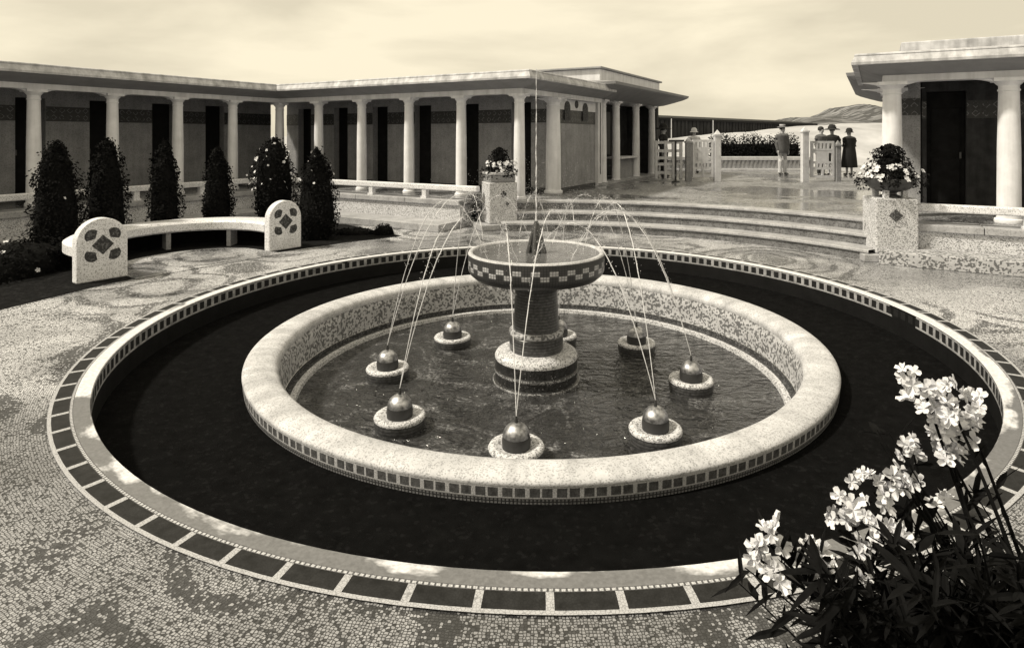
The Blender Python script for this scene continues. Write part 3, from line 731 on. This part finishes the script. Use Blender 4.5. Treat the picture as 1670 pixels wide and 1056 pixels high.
def topiary(x, ybase, ytop, hw, Z, label, shape='cone', flw=0, slim=1.0, z0=0, nleaf=5200, group='clipped conical bushes behind the bench'):
    base = px(x, ybase, Z); base.z = z0; H = px(x, ytop, Z).z-z0; R = hw*Z/F
    t = thing('conical_bush', label, 'bush', base, group)
    w = MB(); w.tube([base, base+Vector((.01, 0, H*.5)), base+Vector((0, .01, H*.85))], [.04, .03, .012], 8); w.build('stem', 'bark', t)
    ph = [random.uniform(0, 6) for _ in range(6)]
    def env(h, a):
        if shape == 'cone': e = (1-h**2.3)**.7*(.72+.28*min(1, h*4))
        elif shape == 'column': e = (1-h**6)**.55*(.86+.14*min(1, h*3))*(1-.40*h)*slim
        else: e = (.55+.45*math.sin(min(1, h)*PI))*(1 if h < .85 else max(0, (1-h)/.15)**.5)
        return R*e*(1+.12*math.sin(3*a+ph[0]+5*h)+.11*math.sin(4*a+ph[1]-11*h)+.10*math.sin(19*h+ph[2]+2*a)+.07*math.sin(31*h+ph[3]-3*a))
    cen = []; nor = []
    for _ in range(nleaf):
        h = random.random(); a = random.uniform(0, 2*PI); r = env(h, a)*(random.random()**.28)*(1.0+max(0, random.gauss(0, .06)))
        cen.append(base+Vector((r*math.cos(a), r*math.sin(a), .03+h*H*(1+.02*random.gauss(0, 1))))); nor.append((math.cos(a)+random.gauss(0, .5), math.sin(a)+random.gauss(0, .5), .45+random.gauss(0, .5)))
    for _ in range(130):
        a = random.uniform(0, 2*PI); h = random.random(); r = env(min(h, .95), a)*random.uniform(.9, 1.12)+.01
        cen.append(base+Vector((r*math.cos(a), r*math.sin(a), .05+h*H+random.random()*.06))); nor.append((random.gauss(0, 1), random.gauss(0, 1), .3))
    w = MB(); leaves(w, cen, nor, .055, .55)
    f_ = w.build('foliage', 'leaf', t, clean=False)
    w = MB(); ns = 18
    w.lathe([(max(.001, .80*sum(env(h, q) for q in np.linspace(0, 6.2, 8))/8), .02+h*H) for h in np.linspace(0, .97, 14)], ns, base); w.build('inner_foliage', 'core', t)
    if flw:
        w = MB()
        for _ in range(flw):
            h = random.uniform(.35, 1.0) if flw < 60 else random.uniform(.45, 1.02); a = random.uniform(0, 2*PI); r = env(min(h, .97), a)*1.05+.02
            w = MB(); flower(w, base+Vector((r*math.cos(a), r*math.sin(a), h*H)), (math.cos(a)+random.gauss(0, .6), math.sin(a)+random.gauss(0, .6), .5), random.uniform(.014, .032)); w.build('flower', 'petal', t)
    return t
w = MB(); cen = []; nor = []
for _ in range(5200):
    a = random.uniform(.12, PI-.42); r = 1.63+random.random()*.34; h = random.random()**.5*(.34+.05*math.sin(9*a)+.03*math.sin(23*a)); cen.append(BF.p(r*math.cos(a), r*math.sin(a), h)); nor.append((random.gauss(0, .6), random.gauss(0, .6), .7))
leaves(w, cen, nor, .05, .55); w.build('foliage', 'leaf', HEDGE, clean=False)
w = MB(); vs = []; n = 40; prof = [(1.65, 0), (1.63, .24), (1.72, .30), (1.88, .29), (1.96, .2), (1.96, 0)]; k = len(prof)
for i in range(n+1):
    a = .2+(PI-.75)*i/n; vs += [BF.p(r*math.cos(a), r*math.sin(a), z) for r, z in prof]
w.add(vs, [(i*k+j, i*k+(j+1) % k, (i+1)*k+(j+1) % k, (i+1)*k+j) for i in range(n) for j in range(k)]+[tuple(range(k)), tuple(range(n*k, n*k+k))]); w.build('inner_foliage', 'core', HEDGE)
topiary(92, 420, 238, 42, 9.6, 'broad dark bush at the left edge of the garden bed', 'column', 5)
topiary(174, 390, 233, 34, 10.3, 'tall dark columnar bush behind the left bench slab', 'column', 0, 1.05)
topiary(268, 375, 237, 31, 11.0, 'dark conical bush behind the left half of the bench seat', 'column', 0, .92)
topiary(355, 365, 246, 28, 11.6, 'slim dark bush with rounded top behind the middle of the bench', 'column', 0, .95)
topiary(447, 360, 230, 33, 12.0, 'dark bush crowned with white flowers behind the right bench slab', 'vase', 70)
topiary(516, 388, 248, 36, 11.5, 'dark pyramid bush with a few white blossoms right of the bench', 'cone', 26)
def mound(name, label, p, rx, ry, h, nleaf=900, size=.05, group=None, flw=0, mat='leaf'):
    t = thing(name, label, 'bush', p, group); cen = []; nor = []
    for _ in range(nleaf):
        a = random.uniform(0, 2*PI); b_ = math.acos(random.random()); r = random.random()**.3*(1+.15*math.sin(4*a+p[0]))
        v = Vector((math.cos(a)*math.sin(b_), math.sin(a)*math.sin(b_), math.cos(b_)))
        cen.append(Vector(p)+Vector((v.x*rx*r, v.y*ry*r, v.z*h*r))); nor.append(v+Vector((random.gauss(0, .4), random.gauss(0, .4), random.gauss(0, .4))))
    w = MB(); leaves(w, cen, nor, size, .55); w.build('foliage', mat, t, clean=False)
    w = MB(); w.lathe([(.82*math.cos(q), .8*math.sin(q)*h) for q in np.linspace(0, PI/2, 7)], 16, p, ex=rx, ey=ry); w.build('inner_foliage', 'core', t)
    if flw:
        w = MB()
        for _ in range(flw):
            a = random.uniform(0, 2*PI); b_ = math.acos(random.random()); v = Vector((math.cos(a)*math.sin(b_), math.sin(a)*math.sin(b_), math.cos(b_)))
            w = MB(); flower(w, Vector(p)+Vector((v.x*rx, v.y*ry, v.z*h)), v, random.uniform(.02, .04)); w.build('flower', 'petal', t)
    return t
gp = ground(626, 382); mound('low_shrub', 'small round dark shrub at the right tip of the garden bed', (gp.x, gp.y, .0), .2, .2, .2, 700)
gp = ground(575, 383); mound('low_shrub', 'low spreading dark ground shrub between the pyramid bush and the bed tip', (gp.x, gp.y+.15, .0), .5, .25, .11, 800)
gp = ground(80, 470); mound('low_shrub', 'dark low shrub left of the left bench slab', (gp.x-1.1, gp.y+.9, .0), .6, .9, .5, 2600, .06, None, 6)

# ------------------------------------------------------------------ pedestals with planted bowls
def pedestal(p, label, marks):
    t = thing('pedestal', label, 'pedestal', p)
    f = Frame((p.x, p.y), (1, 0), (0, 1)); dirp = Vector((PC.x-p.x, PC.y-p.y)).normalized()
    ang_ = marks['rot']; av = Vector((math.cos(ang_), math.sin(ang_))); f = Frame((p.x, p.y), av, Vector((-av.y, av.x)))
    w = MB(); f.box(w, -.30, .30, -.28, .28, .12, .955); w.build('shaft', 'granite', t, bevel=.02)
    w = MB(); f.box(w, -.5, .42, -.36, .36, 0, .118); w.build('base_block', 'steps', t, bevel=.015)
    for (a, z, s_) in marks['m']:
        w = MB(); pl = [(-s_, 0), (0, -s_), (s_, 0), (0, s_)]; star = []
        for k in range(12):
            r = s_*(1 if k % 3 == 0 else .72); star.append((r*math.cos(PI/6*k), r*math.sin(PI/6*k)))
        nn = len(star); w.add([f.p(a+q, -.285, z+r) for q, r in star]+[f.p(a+q, -.2805, z+r) for q, r in star], [tuple(range(nn)), tuple(range(2*nn-1, nn-1, -1))]+[(i, (i+1) % nn, nn+(i+1) % nn, nn+i) for i in range(nn)]); w.build('inlay', 'motif', t)
    return f
fl = pedestal(PEDL, 'speckled stone pedestal at the left end of the steps', {'rot': .36, 'm': [(0, .72, .075), (.08, .52, .045)]})
fr_ = pedestal(PEDR, 'speckled stone pedestal at the right end of the steps with one dark diamond', {'rot': -.16, 'm': [(-.02, .70, .10)]})
def planting(p, label, R, H, flw, n=2200):
    t = thing('flowering_plant', label, 'plant', p); cen = []; nor = []
    for _ in range(n):
        if random.random() < .55:
            a = random.uniform(0, 2*PI); h = random.random(); r = R*.58*(1-h**5)**.6*(1+.25*math.sin(3*a+9*h)+.15*math.sin(5*a-14*h))*random.random()**.4; q = Vector((r*math.cos(a), r*math.sin(a), .05+h*H))
        else:
            a = random.uniform(0, 2*PI); r = R*random.random()**.45*(1+.25*math.sin(5*a+p[0])); q = Vector((r*math.cos(a), r*math.sin(a), random.gauss(.10, .07)-(.12 if r > R*.85 else 0)))
        cen.append(Vector(p)+q); nor.append((math.cos(a)+random.gauss(0, .6), math.sin(a)+random.gauss(0, .6), .6))
    w = MB(); leaves(w, cen, nor, .05, .6); w.build('foliage', 'leaf', t, clean=False)
    w = MB(); w.lathe([(R*.55, -.03), (R*.5, .08), (R*.34, .16), (R*.38, H*.4), (R*.33, H*.65), (R*.16, H*.82), (.004, H*.86)], 12, p); w.build('inner_foliage', 'core', t)
    w = MB()
    for _ in range(flw):
        a = random.uniform(0, 2*PI); r = R*random.uniform(.35, 1.05); q = Vector((r*math.cos(a), r*math.sin(a), random.uniform(.02, .24)))
        w = MB()
        for _ in range(2): flower(w, Vector(p)+q+Vector((random.gauss(0, .02), random.gauss(0, .02), random.gauss(0, .02))), (math.cos(a)*.6, math.sin(a)*.6-.5, .7), random.uniform(.022, .042))
        w.build('flower', 'petal', t)
bl = thing('planter_bowl', 'grey square stone planter on the left pedestal', 'planter', (PEDL.x, PEDL.y, .955))
w = MB(); fl.box(w, -.27, .27, -.25, .25, .957, 1.10); w.build('box', 'panel', bl, bevel=.02)
w = MB(); fl.box(w, -.29, .29, -.27, .27, 1.102, 1.16); w.build('lip', 'granite', bl, bevel=.02)
planting((PEDL.x, PEDL.y, 1.16), 'dark plant with small white flowers in the planter on the left pedestal', .33, .45, 42)
ur = thing('planter_bowl', 'wide dark shallow bowl on the right pedestal', 'planter', (PEDR.x, PEDR.y, .955))
MB().lathe([(.0, .957), (.14, .957), (.14, .985), (.09, 1.0), (.09, 1.03), (.17, 1.05), (.27, 1.09), (.34, 1.16), (.36, 1.22), (.36, 1.25), (.33, 1.25), (.31, 1.2), (0, 1.18)], 40, (PEDR.x, PEDR.y, 0)).build('bowl', 'pot', ur, smooth='auto')
for k in range(4):
    a = PI/4+k*PI/2; q = Vector((PEDR.x+.2*math.cos(a), PEDR.y+.2*math.sin(a), 0)); w = MB(); w.box(q.x-.035, q.x+.035, q.y-.035, q.y+.035, .957, 1.075); w.build('foot', 'granite', ur)
planting((PEDR.x, PEDR.y, 1.22), 'dark plant with trailing white flowers in the bowl on the right pedestal', .42, .50, 60, 3200)

# ------------------------------------------------------------------ gates, hedge, low wall beyond the terrace
def gate_leaf(t, x0, x1, y, z0, h):
    w = MB(); th = .035
    def bx(a, b_, c_, d_): w.box(a, b_, y-th, y+th, z0+c_, z0+d_)
    W_ = x1-x0; s = .07
    bx(x0, x0+s, .12, h); bx(x1-s, x1, .12, h)
    for zz in (.12, .36, .54, .86, h-.30, h-.07): bx(x0+s+.001, x1-s-.001, zz, zz+.07)
    n = 5
    for lo, hi in ((h-.23, h-.07), (.43, .54)):
        for k in range(1, n): xx = x0+s+(W_-2*s)*k/n; bx(xx-.028, xx+.028, lo+.001, hi-.001)
    xm = (x0+x1)/2; bx(xm-.03, xm+.03, .191, .359)
    bx(xm-W_*.26, xm+W_*.26, .611, .859); bx(xm-W_*.26, xm+W_*.26, .931, h-.301)
    w.build('leaf', 'white_wood', t)
def post(t, x, y, z0, h, mat='white_wood', wd=.09):
    w = MB(); w.box(x-wd, x+wd, y-wd, y+wd, z0, z0+h-.14); w.box(x-wd-.02, x+wd+.02, y-wd-.02, y+wd+.02, z0+h-.14, z0+h-.09)
    vs = [(x-wd, y-wd, z0+h-.09), (x+wd, y-wd, z0+h-.09), (x+wd, y+wd, z0+h-.09), (x-wd, y+wd, z0+h-.09), (x, y, z0+h+.05)]
    w.add(vs, [(0, 1, 4), (1, 2, 4), (2, 3, 4), (3, 0, 4)]); return w.build('post', mat, t)
Yg = 18.9
t = thing('gate', 'white slatted gate leaf standing left of the opening', 'gate', (5.2, Yg, TZ))
gate_leaf(t, 4.98, 5.62, Yg, TZ, 1.26); post(t, 4.86, Yg, TZ, 1.30, 'panel', .085); post(t, 5.74, Yg, TZ, 1.52)
t = thing('gate', 'white slatted gate leaf right of the opening beside the woman in black', 'gate', (8.8, 18.7, TZ))
gate_leaf(t, 8.50, 9.20, 18.7, TZ, 1.22); post(t, 8.32, 18.7, TZ, 1.62); post(t, 9.32, 18.7, TZ, 1.20, 'panel', .07)
t = thing('fence', 'pale openwork fence panel between pavilion and left gate', 'fence', (4.5, 20, TZ))
w = MB()
for zz in (.15, .42, .62, .85, 1.12): w.box(4.05, 4.95, 19.97, 20.03, TZ+zz, TZ+zz+.09)
for xx in (4.1, 4.4, 4.65, 4.9): w.box(xx-.04, xx+.04, 19.95, 20.05, TZ, TZ+1.22)
w.build('panel', 'white_wood', t)
t = thing('post_sign', 'thin black iron post with short crossbar before the left fence', 'post', (4.35, 18.4, TZ))
w = MB(); w.tube([(4.35, 18.4, TZ), (4.35, 18.4, TZ+1.2)], .03, 10); w.lathe([(.12, 0), (.12, .03), (.05, .05)], 16, (4.35, 18.4, TZ)); w.build('pole', 'iron', t)
w = MB(); w.box(4.15, 4.6, 18.37, 18.43, TZ+1.2, TZ+1.26); w.build('crossbar', 'iron', t)
b0 = px(1168, 279, 24.5); b0 = Vector((7.45, 24.5, TZ))
t = thing('low_wall', 'low pale wall with perforated lattice band below the far hedge', 'wall', (9, 24.5, TZ))
w = MB(); w.box(5.0, 11.2, 24.4, 24.7, TZ, TZ+.10); w.box(5.0, 11.2, 24.4, 24.7, TZ+.42, TZ+.56); w.box(5.0, 11.2, 24.47, 24.7, TZ+.101, TZ+.419); w.build('wall', 'white_wood', t, bevel=.01)
w = MB(); x = 5.05; k = 0
while x < 11.1:
    w.add([(x, 24.43, TZ+.11), (x+.05, 24.43, TZ+.11), (x+.14, 24.43, TZ+.41), (x+.09, 24.43, TZ+.41), (x, 24.47, TZ+.11), (x+.05, 24.47, TZ+.11), (x+.14, 24.47, TZ+.41), (x+.09, 24.47, TZ+.41)], [(0, 1, 2, 3), (0, 4, 5, 1), (1, 5, 6, 2), (2, 6, 7, 3), (3, 7, 4, 0)])
    w.box(x+.02, x+.07, 24.435, 24.466, TZ+.20, TZ+.25); x += .17
w.build('lattice', 'panel', t)
t = thing('hedge', 'long dark leafy hedge above the far low wall', 'hedge', (9, 25.2, TZ)); cen = []; nor = []
for _ in range(7500):
    x = random.uniform(7.35, 11.0); hh = 1.16+.10*math.sin(5*x)+.06*math.sin(13*x); a = random.uniform(-.4, PI+.4)
    r = random.random()**.35; cen.append((x, 25.25-.35*math.cos(a)*r, TZ+.1+max(0, math.sin(a))*r*(hh-.1)+random.random()*.4)); nor.append((random.gauss(0, .6), -math.cos(a), .6))
w = MB(); leaves(w, cen, nor, .10, .6); w.build('foliage', 'leaf', t, clean=False)
w = MB(); w.box(7.4, 10.95, 25.05, 25.45, TZ, TZ+1.05); w.build('inner_foliage', 'core', t, bevel=.1)
# pale sand bank and the row of dark beach cabins
xs = np.linspace(2, 40, 60); ysn = np.linspace(28, 62, 30); w = MB(); vs = []
for y in ysn:
    for x in xs:
        s_ = min(1, (y-28)/9); s_ = s_*s_*(3-2*s_); rise = (x/y-.24)/.25
        vs.append((x, y, TZ-.02+s_*(1.25+.85*max(0, min(1, rise)))+.06*math.sin(x*1.3+y)+.05*math.sin(y*1.7)))
w.add(vs, [(j*60+i, j*60+i+1, (j+1)*60+i+1, (j+1)*60+i) for j in range(29) for i in range(59)]); tag(w.build('sand_bank', 'sand', smooth=True), kind='structure')
t = thing('beach_cabins', 'long low row of dark boarded beach cabins on the sand behind the hedge', 'building', (14, 48, 1))
A, B = Vector((8.6, 39.5)), Vector((28.5, 62)); dv = (B-A).normalized(); CF = Frame(A, dv, Vector((-dv.y, dv.x)))
L = (B-A).length; w = MB(); CF.box(w, -6, L, 0, 3, 1.0, 2.95); w.build('wall', 'cabin', t)
w = MB(); k = 0; a = -6
while a < L: CF.box(w, a, a+.07, -.04, -.002, 1.0, 2.93); a += .55
w.build('board_battens', 'darkwood', t)
w = MB(); vs = [CF.p(-6.2, -.3, 2.92), CF.p(L+.2, -.3, 2.96), CF.p(L+.2, 3.2, 2.96), CF.p(-6.2, 3.2, 2.92), CF.p(-6.2, -.3, 3.05), CF.p(L+.2, -.3, 3.15), CF.p(L+.2, 3.2, 3.5), CF.p(-6.2, 3.2, 3.4)]; w.hexa(vs); w.build('roof', 'wood', t)
# thin pale poles in front of the cabins
for k, (xx, yy) in enumerate(((1095, 30), (1163, 33))):
    p = px(xx, 222, yy); w = MB(); w.tube([(p.x, p.y, .5), (p.x, p.y, 2.75)], [.03, .02], 8)
    tag(w.build('pole', 'white_wood', origin=(p.x, p.y, .5)), ['slim white pole standing just right of the entrance pavilion', 'slim white pole rising above the left gate post'][k], 'pole', 'slim poles before the cabins')
w = MB(); w.tube([(21, 50, 2), (27, 50, 2.1)], .35, 10); 
t = mound('distant_hedge', 'dark strip of distant scrub below the hill by the right building', (30.5, 58, 2.2), 3.2, .8, .55, 1500, .25)
# far hill
n1, n2 = 120, 24; vs = []
def ridge(pxx): return np.interp(pxx, [1180, 1260, 1300, 1350, 1400, 1450, 1550, 1800, 2200], [222, 196, 188, 177, 168, 161, 150, 142, 160])
for j in range(n2):
    D = 520+j*26; s_ = j/(n2-1)
    for i in range(n1):
        pxx = 1150+i*(1100/(n1-1)); x = (pxx-CX)/F*D
        top_ = (222-ridge(pxx))*D/F; z = top_*math.sin(min(1, s_*1.15)*PI/2)**1.3*(.86+.14*math.sin(i*.5+j*.4))+1.2*math.sin(i*1.9+j)*s_
        vs.append((x, D, max(.2, z+1.0)))
w = MB().add(vs, [(j*n1+i, j*n1+i+1, (j+1)*n1+i+1, (j+1)*n1+i) for j in range(n2-1) for i in range(n1-1)]); tag(w.build('hill', 'hill', smooth=True), kind='structure')

# ------------------------------------------------------------------ people
def person(p, yaw, h, label, coat='black_cloth', legs='black_cloth', hat=None, hatmat='black_cloth', coatlen=.42, skirt=False, arms='down', shirt=None, shoes='hair', wide=1.0):
    t = thing('person', label, 'person', p); t.rotation_euler = (0, 0, yaw); k = h/1.72
    V = []; E_ = []; Rr = []
    def add(x, y, z, r, par=None):
        V.append((x*k, y*k, z*k)); Rr.append((r[0]*k, r[1]*k) if isinstance(r, tuple) else (r*k, r*k))
        if par is not None: E_.append((par, len(V)-1))
        return len(V)-1
    pel = add(0, 0, .93, (.15, .11)); wa = add(0, 0, 1.10, (.13, .10), pel); ch = add(0, .01, 1.30, (.15, .11), wa); nk0 = add(0, .01, 1.43, (.07, .07), ch)
    nk = add(0, 0, 1.50, .052, nk0); hd = add(0, -.015, 1.58, (.075, .085), nk); ht = add(0, -.005, 1.67, (.078, .09), hd); add(0, .005, 1.72, .04, ht)
    add(0, -.115, 1.575, .016, hd)
    for s in (-1, 1):
        hp = add(s*.09, 0, .86, (.085, .085), pel); kn = add(s*.10, -.02, .48, .056, hp); an = add(s*.10, .01, .10, .038, kn); add(s*.11, -.05, .045, .04, an); add(s*.115, -.16, .03, .033, len(V)-1)
        sh = add(s*.17, .01, 1.39, .055, ch)
        if arms == 'down': el = add(s*.22, .03, 1.12, .042, sh); wr = add(s*.21, -.04, .88, .028, el); fd = Vector((0, -.1, -1))
        else: el = add(s*.23, .02, 1.13, .042, sh); wr = add(s*.08, -.20, 1.10, .028, el); fd = Vector((-s*.9, -.25, .1))
        fd.normalize(); pw = Vector(V[wr])/k; pa = pw+fd*.06; pi = add(pa.x, pa.y, pa.z, (.03, .016), wr)
        sd_ = Vector((0, 1, 0)) if arms == 'down' else Vector((0, 0, 1))
        for f_, ln in zip((-.03, -.01, .01, .03), (.07, .085, .08, .06)):
            q = pa+sd_*f_+fd*.045; a1_ = add(q.x, q.y, q.z, .0085, pi); q2 = q+fd*ln*.5+Vector((-s*.01, 0, 0)); a2_ = add(q2.x, q2.y, q2.z, .008, a1_); q3 = q2+fd*ln*.4+Vector((-s*.015, 0, 0)); add(q3.x, q3.y, q3.z, .007, a2_)
        q = pa-fd*.03-sd_*.04; a1_ = add(q.x, q.y, q.z, .009, pi); q = q+fd*.04-sd_*.015; add(q.x, q.y, q.z, .008, a1_)
    me = bpy.data.meshes.new('body'); me.from_pydata(V, E_, []); o = bpy.data.objects.new('body', me); COL.objects.link(o); o.parent = t
    md = o.modifiers.new('skin', 'SKIN'); md.use_smooth_shade = True
    for i, r in enumerate(Rr): me.skin_vertices[0].data[i].radius = r
    me.skin_vertices[0].data[0].use_root = True
    sb = o.modifiers.new('subd', 'SUBSURF'); sb.levels = 1; sb.render_levels = 1; me.materials.append(M['skin'])
    def child(w, name, mat): q = w.build(name, mat, t, origin=(0, 0, 0), smooth='auto'); q.location = (0, 0, 0); return q
    # coat: oval body with sleeves
    w = MB(); bot = coatlen
    fl_ = .25 if skirt else .19
    prof = [(.0, 1.475), (.07, 1.47), (.15, 1.44), (.205, 1.39), (.20, 1.28), (.175, 1.10), (.195, .93), (.21, .80)]
    prof = [q for q in prof if q[1] > bot+.05]+[(fl_, bot+.02), (fl_-.005, bot), (fl_-.03, bot)]
    prof = [(r*k, z*k) for r, z in prof]
    w.lathe(prof, 22, (0, 0, 0), ex=wide, ey=.70*wide)
    for s in (-1, 1):
        if arms == 'down': pts = [(s*.16, .01, 1.41), (s*.22, .02, 1.30), (s*.235, .03, 1.12), (s*.215, -.035, .90)]
        else: pts = [(s*.16, .01, 1.41), (s*.23, .02, 1.28), (s*.245, .02, 1.12), (s*.10, -.19, 1.095)]
        w.tube([Vector(q)*k for q in pts], [.065*k, .07*k, .062*k, .05*k], 10)
    child(w, 'coat', coat)
    w = MB()
    for s in (-1, 1):
        if not skirt or coatlen < .5: w.tube([Vector(q)*k for q in ((s*.09, 0, .88), (s*.10, -.015, .48), (s*.10, .012, .09))], [.10*k, .075*k, .062*k], 10)
    if not skirt: child(w, 'trousers', legs)
    for s in (-1, 1): w = MB(); w.ball((s*.11*k, -.06*k, .045*k), .06*k, 12, 8, (.75, 2.0, .75)); child(w, 'shoe', shoes)
    w = MB(); w.lathe([(.088*k, 1.60*k), (.096*k, 1.65*k), (.085*k, 1.71*k), (.04*k, 1.745*k), (0, 1.75*k)], 16, (0, .012, 0), ey=1.12); child(w, 'hair', 'hair')
    for s in (-1, 1): w = MB(); w.ball((s*.032*k, -.092*k, 1.605*k), .011*k, 8, 6); child(w, 'eye', 'hair')
    if hat == 'boater':
        w = MB(); w.lathe([(0, 1.79*k), (.098*k, 1.79*k), (.10*k, 1.70*k), (.175*k, 1.695*k), (.175*k, 1.685*k), (.09*k, 1.685*k)], 24); child(w, 'hat', hatmat)
        w = MB(); w.lathe([(.102*k, 1.702*k), (.101*k, 1.735*k)], 24); child(w, 'hat_band', 'black_cloth')
    elif hat == 'cloche':
        w = MB(); w.lathe([(0, 1.79*k), (.07*k, 1.78*k), (.115*k, 1.72*k), (.12*k, 1.64*k), (.165*k, 1.615*k), (.16*k, 1.605*k), (.10*k, 1.62*k)], 24); child(w, 'hat', hatmat)
    elif hat == 'wide':
        w = MB(); w.lathe([(0, 1.85*k), (.09*k, 1.835*k), (.14*k, 1.76*k), (.145*k, 1.70*k), (.24*k, 1.68*k), (.27*k, 1.655*k), (.25*k, 1.645*k), (.10*k, 1.665*k)], 24); child(w, 'hat', hatmat)
    if shirt:
        w = MB(); pl = [(-.05, 1.455), (.05, 1.455), (.02, 1.20), (-.02, 1.20)]; w.add([(x*k, -.085*k-(1.455-z)*.22*k, z*k) for x, z in pl]+[(x*k, -.06*k-(1.455-z)*.22*k, z*k) for x, z in pl], [(0, 1, 2, 3), (7, 6, 5, 4), (0, 4, 5, 1), (1, 5, 6, 2), (2, 6, 7, 3), (3, 7, 4, 0)]); child(w, 'shirt', shirt)
    return t
def at(x, y): q = ground(x, y, TZ); return q
person(at(1276, 285), .25, 1.72, 'man in straw boater and grey jacket with pale trousers standing before the hedge', 'grey_cloth', 'white_cloth', 'boater', 'straw', .78, wide=1.18)
person(at(1385, 286), PI+.2, 1.60, 'woman in long black coat and dark cloche hat right of the gate', 'black_cloth', 'black_cloth', 'cloche', 'black_cloth', .30, True, 'front', wide=1.28)
person(at(1339, 287), .5, 1.68, 'bareheaded man in dark suit and white shirt behind the right gate', 'grey_cloth', 'black_cloth', None, 'hair', .75, False, 'down', 'white_cloth', wide=1.2)
person(at(1357, 286), -.6, 1.66, 'woman in wide black hat behind the right gate with pale scarf', 'black_cloth', 'black_cloth', 'wide', 'black_cloth', .4, True, 'front', 'white_cloth', wide=1.2)
person(at(1082, 289), 1.0, 1.68, 'dark clothed person with black hat standing at the end of the entrance pavilion', 'black_cloth', 'black_cloth', 'wide', 'black_cloth', .5, False)
person(at(1132, 282), .1, 1.62, 'person in pale hat and pale coat behind the left gate', 'white_cloth', 'white_cloth', 'cloche', 'white_cloth', .45, True)

# ------------------------------------------------------------------ oleander in the foreground
ol = thing('oleander', 'flowering oleander with pale blossoms and narrow dark leaves in the right foreground', 'shrub', (1.35, 1.65, 0))
def lance(mb, p, d, L_, wd):
    d = Vector(d).normalized(); a = d.cross(Vector((0, 0, 1))+Vector((random.gauss(0, .4), random.gauss(0, .4), 0))).normalized(); b_ = a.cross(d); p = Vector(p)
    dr = Vector((0, 0, -L_*.12))
    mb.add([p, p+d*L_*.3+a*wd, p+d*L_*.65+a*wd*.9+dr*.4, p+d*L_+dr, p+d*L_*.65-a*wd*.9+dr*.4, p+d*L_*.3-a*wd, p+d*L_*.35+b_*wd*-.35, p+d*L_*.65+b_*wd*-.3+dr*.4],
           [(0, 1, 6), (1, 2, 7, 6), (2, 3, 7), (3, 4, 7), (4, 5, 6, 7), (5, 0, 6)])
clusters = [(1510, 640, 1.72, 46, 15), (1555, 665, 1.70, 46, 14), (1535, 715, 1.75, 34, 9), (1550, 735, 1.7, 22, 5), (1490, 735, 1.76, 26, 6), (1585, 690, 1.72, 20, 5),
            (1425, 795, 1.66, 40, 9), (1475, 785, 1.64, 28, 7), (1385, 835, 1.66, 30, 7), (1430, 860, 1.60, 22, 5), (1465, 870, 1.58, 18, 4), (1405, 895, 1.6, 18, 3),
            (1250, 875, 1.55, 38, 9), (1238, 905, 1.54, 20, 4), (1330, 900, 1.56, 22, 3), (1345, 925, 1.54, 26, 4), (1270, 950, 1.5, 26, 3), (1540, 818, 1.6, 16, 2), (1400, 940, 1.5, 22, 2)]
stems = MB(); lv = MB(); root = Vector((1.30, 1.45, 0))
def stem_to(tip, thick=.008, nl=26, base=None):
    base = base or root+Vector((random.gauss(0, .12), random.gauss(0, .08), 0)); midp = base.lerp(tip, .55)+Vector((random.gauss(.05, .04), random.gauss(0, .04), .06)); pts = []
    for i in range(13):
        s = i/12; pts.append(base*(1-s)**2+midp*2*s*(1-s)+tip*s*s)
    stems.tube(pts, [thick*(1.3-.9*i/12) for i in range(13)], 6)
    for i in range(nl):
        s = random.uniform(.35, 1.0); j = min(11, int(s*12)); q = pts[j].lerp(pts[j+1], s*12-j if s*12-j < 1 else 1); d = (pts[j+1]-pts[j]).normalized(); a = random.uniform(0, 2*PI)
        u = d.orthogonal().normalized(); v = d.cross(u); lance(lv, q, d*.5+(u*math.cos(a)+v*math.sin(a))*.9+Vector((0, 0, .1)), random.uniform(.055, .12), random.uniform(.005, .010))
for cx_, cy_, Z, sp, nf in clusters:
    cc = px(cx_, cy_, Z); stem_to(cc-Vector((0, 0, .01)), nl=30 if cy_ > 760 else 12)
    w = MB()
    for _ in range(int(nf*1.4)):
        o_ = Vector((random.gauss(0, .42), random.gauss(0, .35), random.gauss(0, .42)))*(sp/F*Z)
        dd = Vector((random.gauss(-.1, .8), -.5+random.gauss(0, .6), .6+random.gauss(0, .5))); rr_ = random.uniform(.019, .031)
        flower(w, cc+o_, dd, rr_, 5, .35)
        if random.random() < .5: flower(w, cc+o_+dd.normalized()*.004, dd+Vector((random.gauss(0, .4), random.gauss(0, .4), 0)), rr_*.7, 4, .5)
    w.build('flower_cluster', 'petal', ol, clean=False)
for _ in range(90):
    xx = random.uniform(1330, 1760); Z_ = random.uniform(1.3, 1.62); stem_to(px(xx, random.uniform(905-.18*(xx-1330), 1130), Z_), .005, 62)
for _ in range(26):
    xx = random.uniform(1230, 1680); yy = random.uniform(max(880, 1120-.28*(xx-1230)*1.0), 1120)-max(0, (xx-1480))*.35
    stem_to(px(xx, yy, random.uniform(1.35, 1.7)), .006, 44)
for xx, yy in ((1435, 720), (1450, 705), (1430, 700), (1580, 790), (1500, 800), (1480, 830), (1520, 870), (1450, 900), (1215, 925), (1205, 950), (1300, 930)):
    stem_to(px(xx, yy, 1.68), .004, 16)
stems.build('stems', 'leaf2', ol, clean=False); lv.build('leaves', 'leaf2', ol, clean=False)
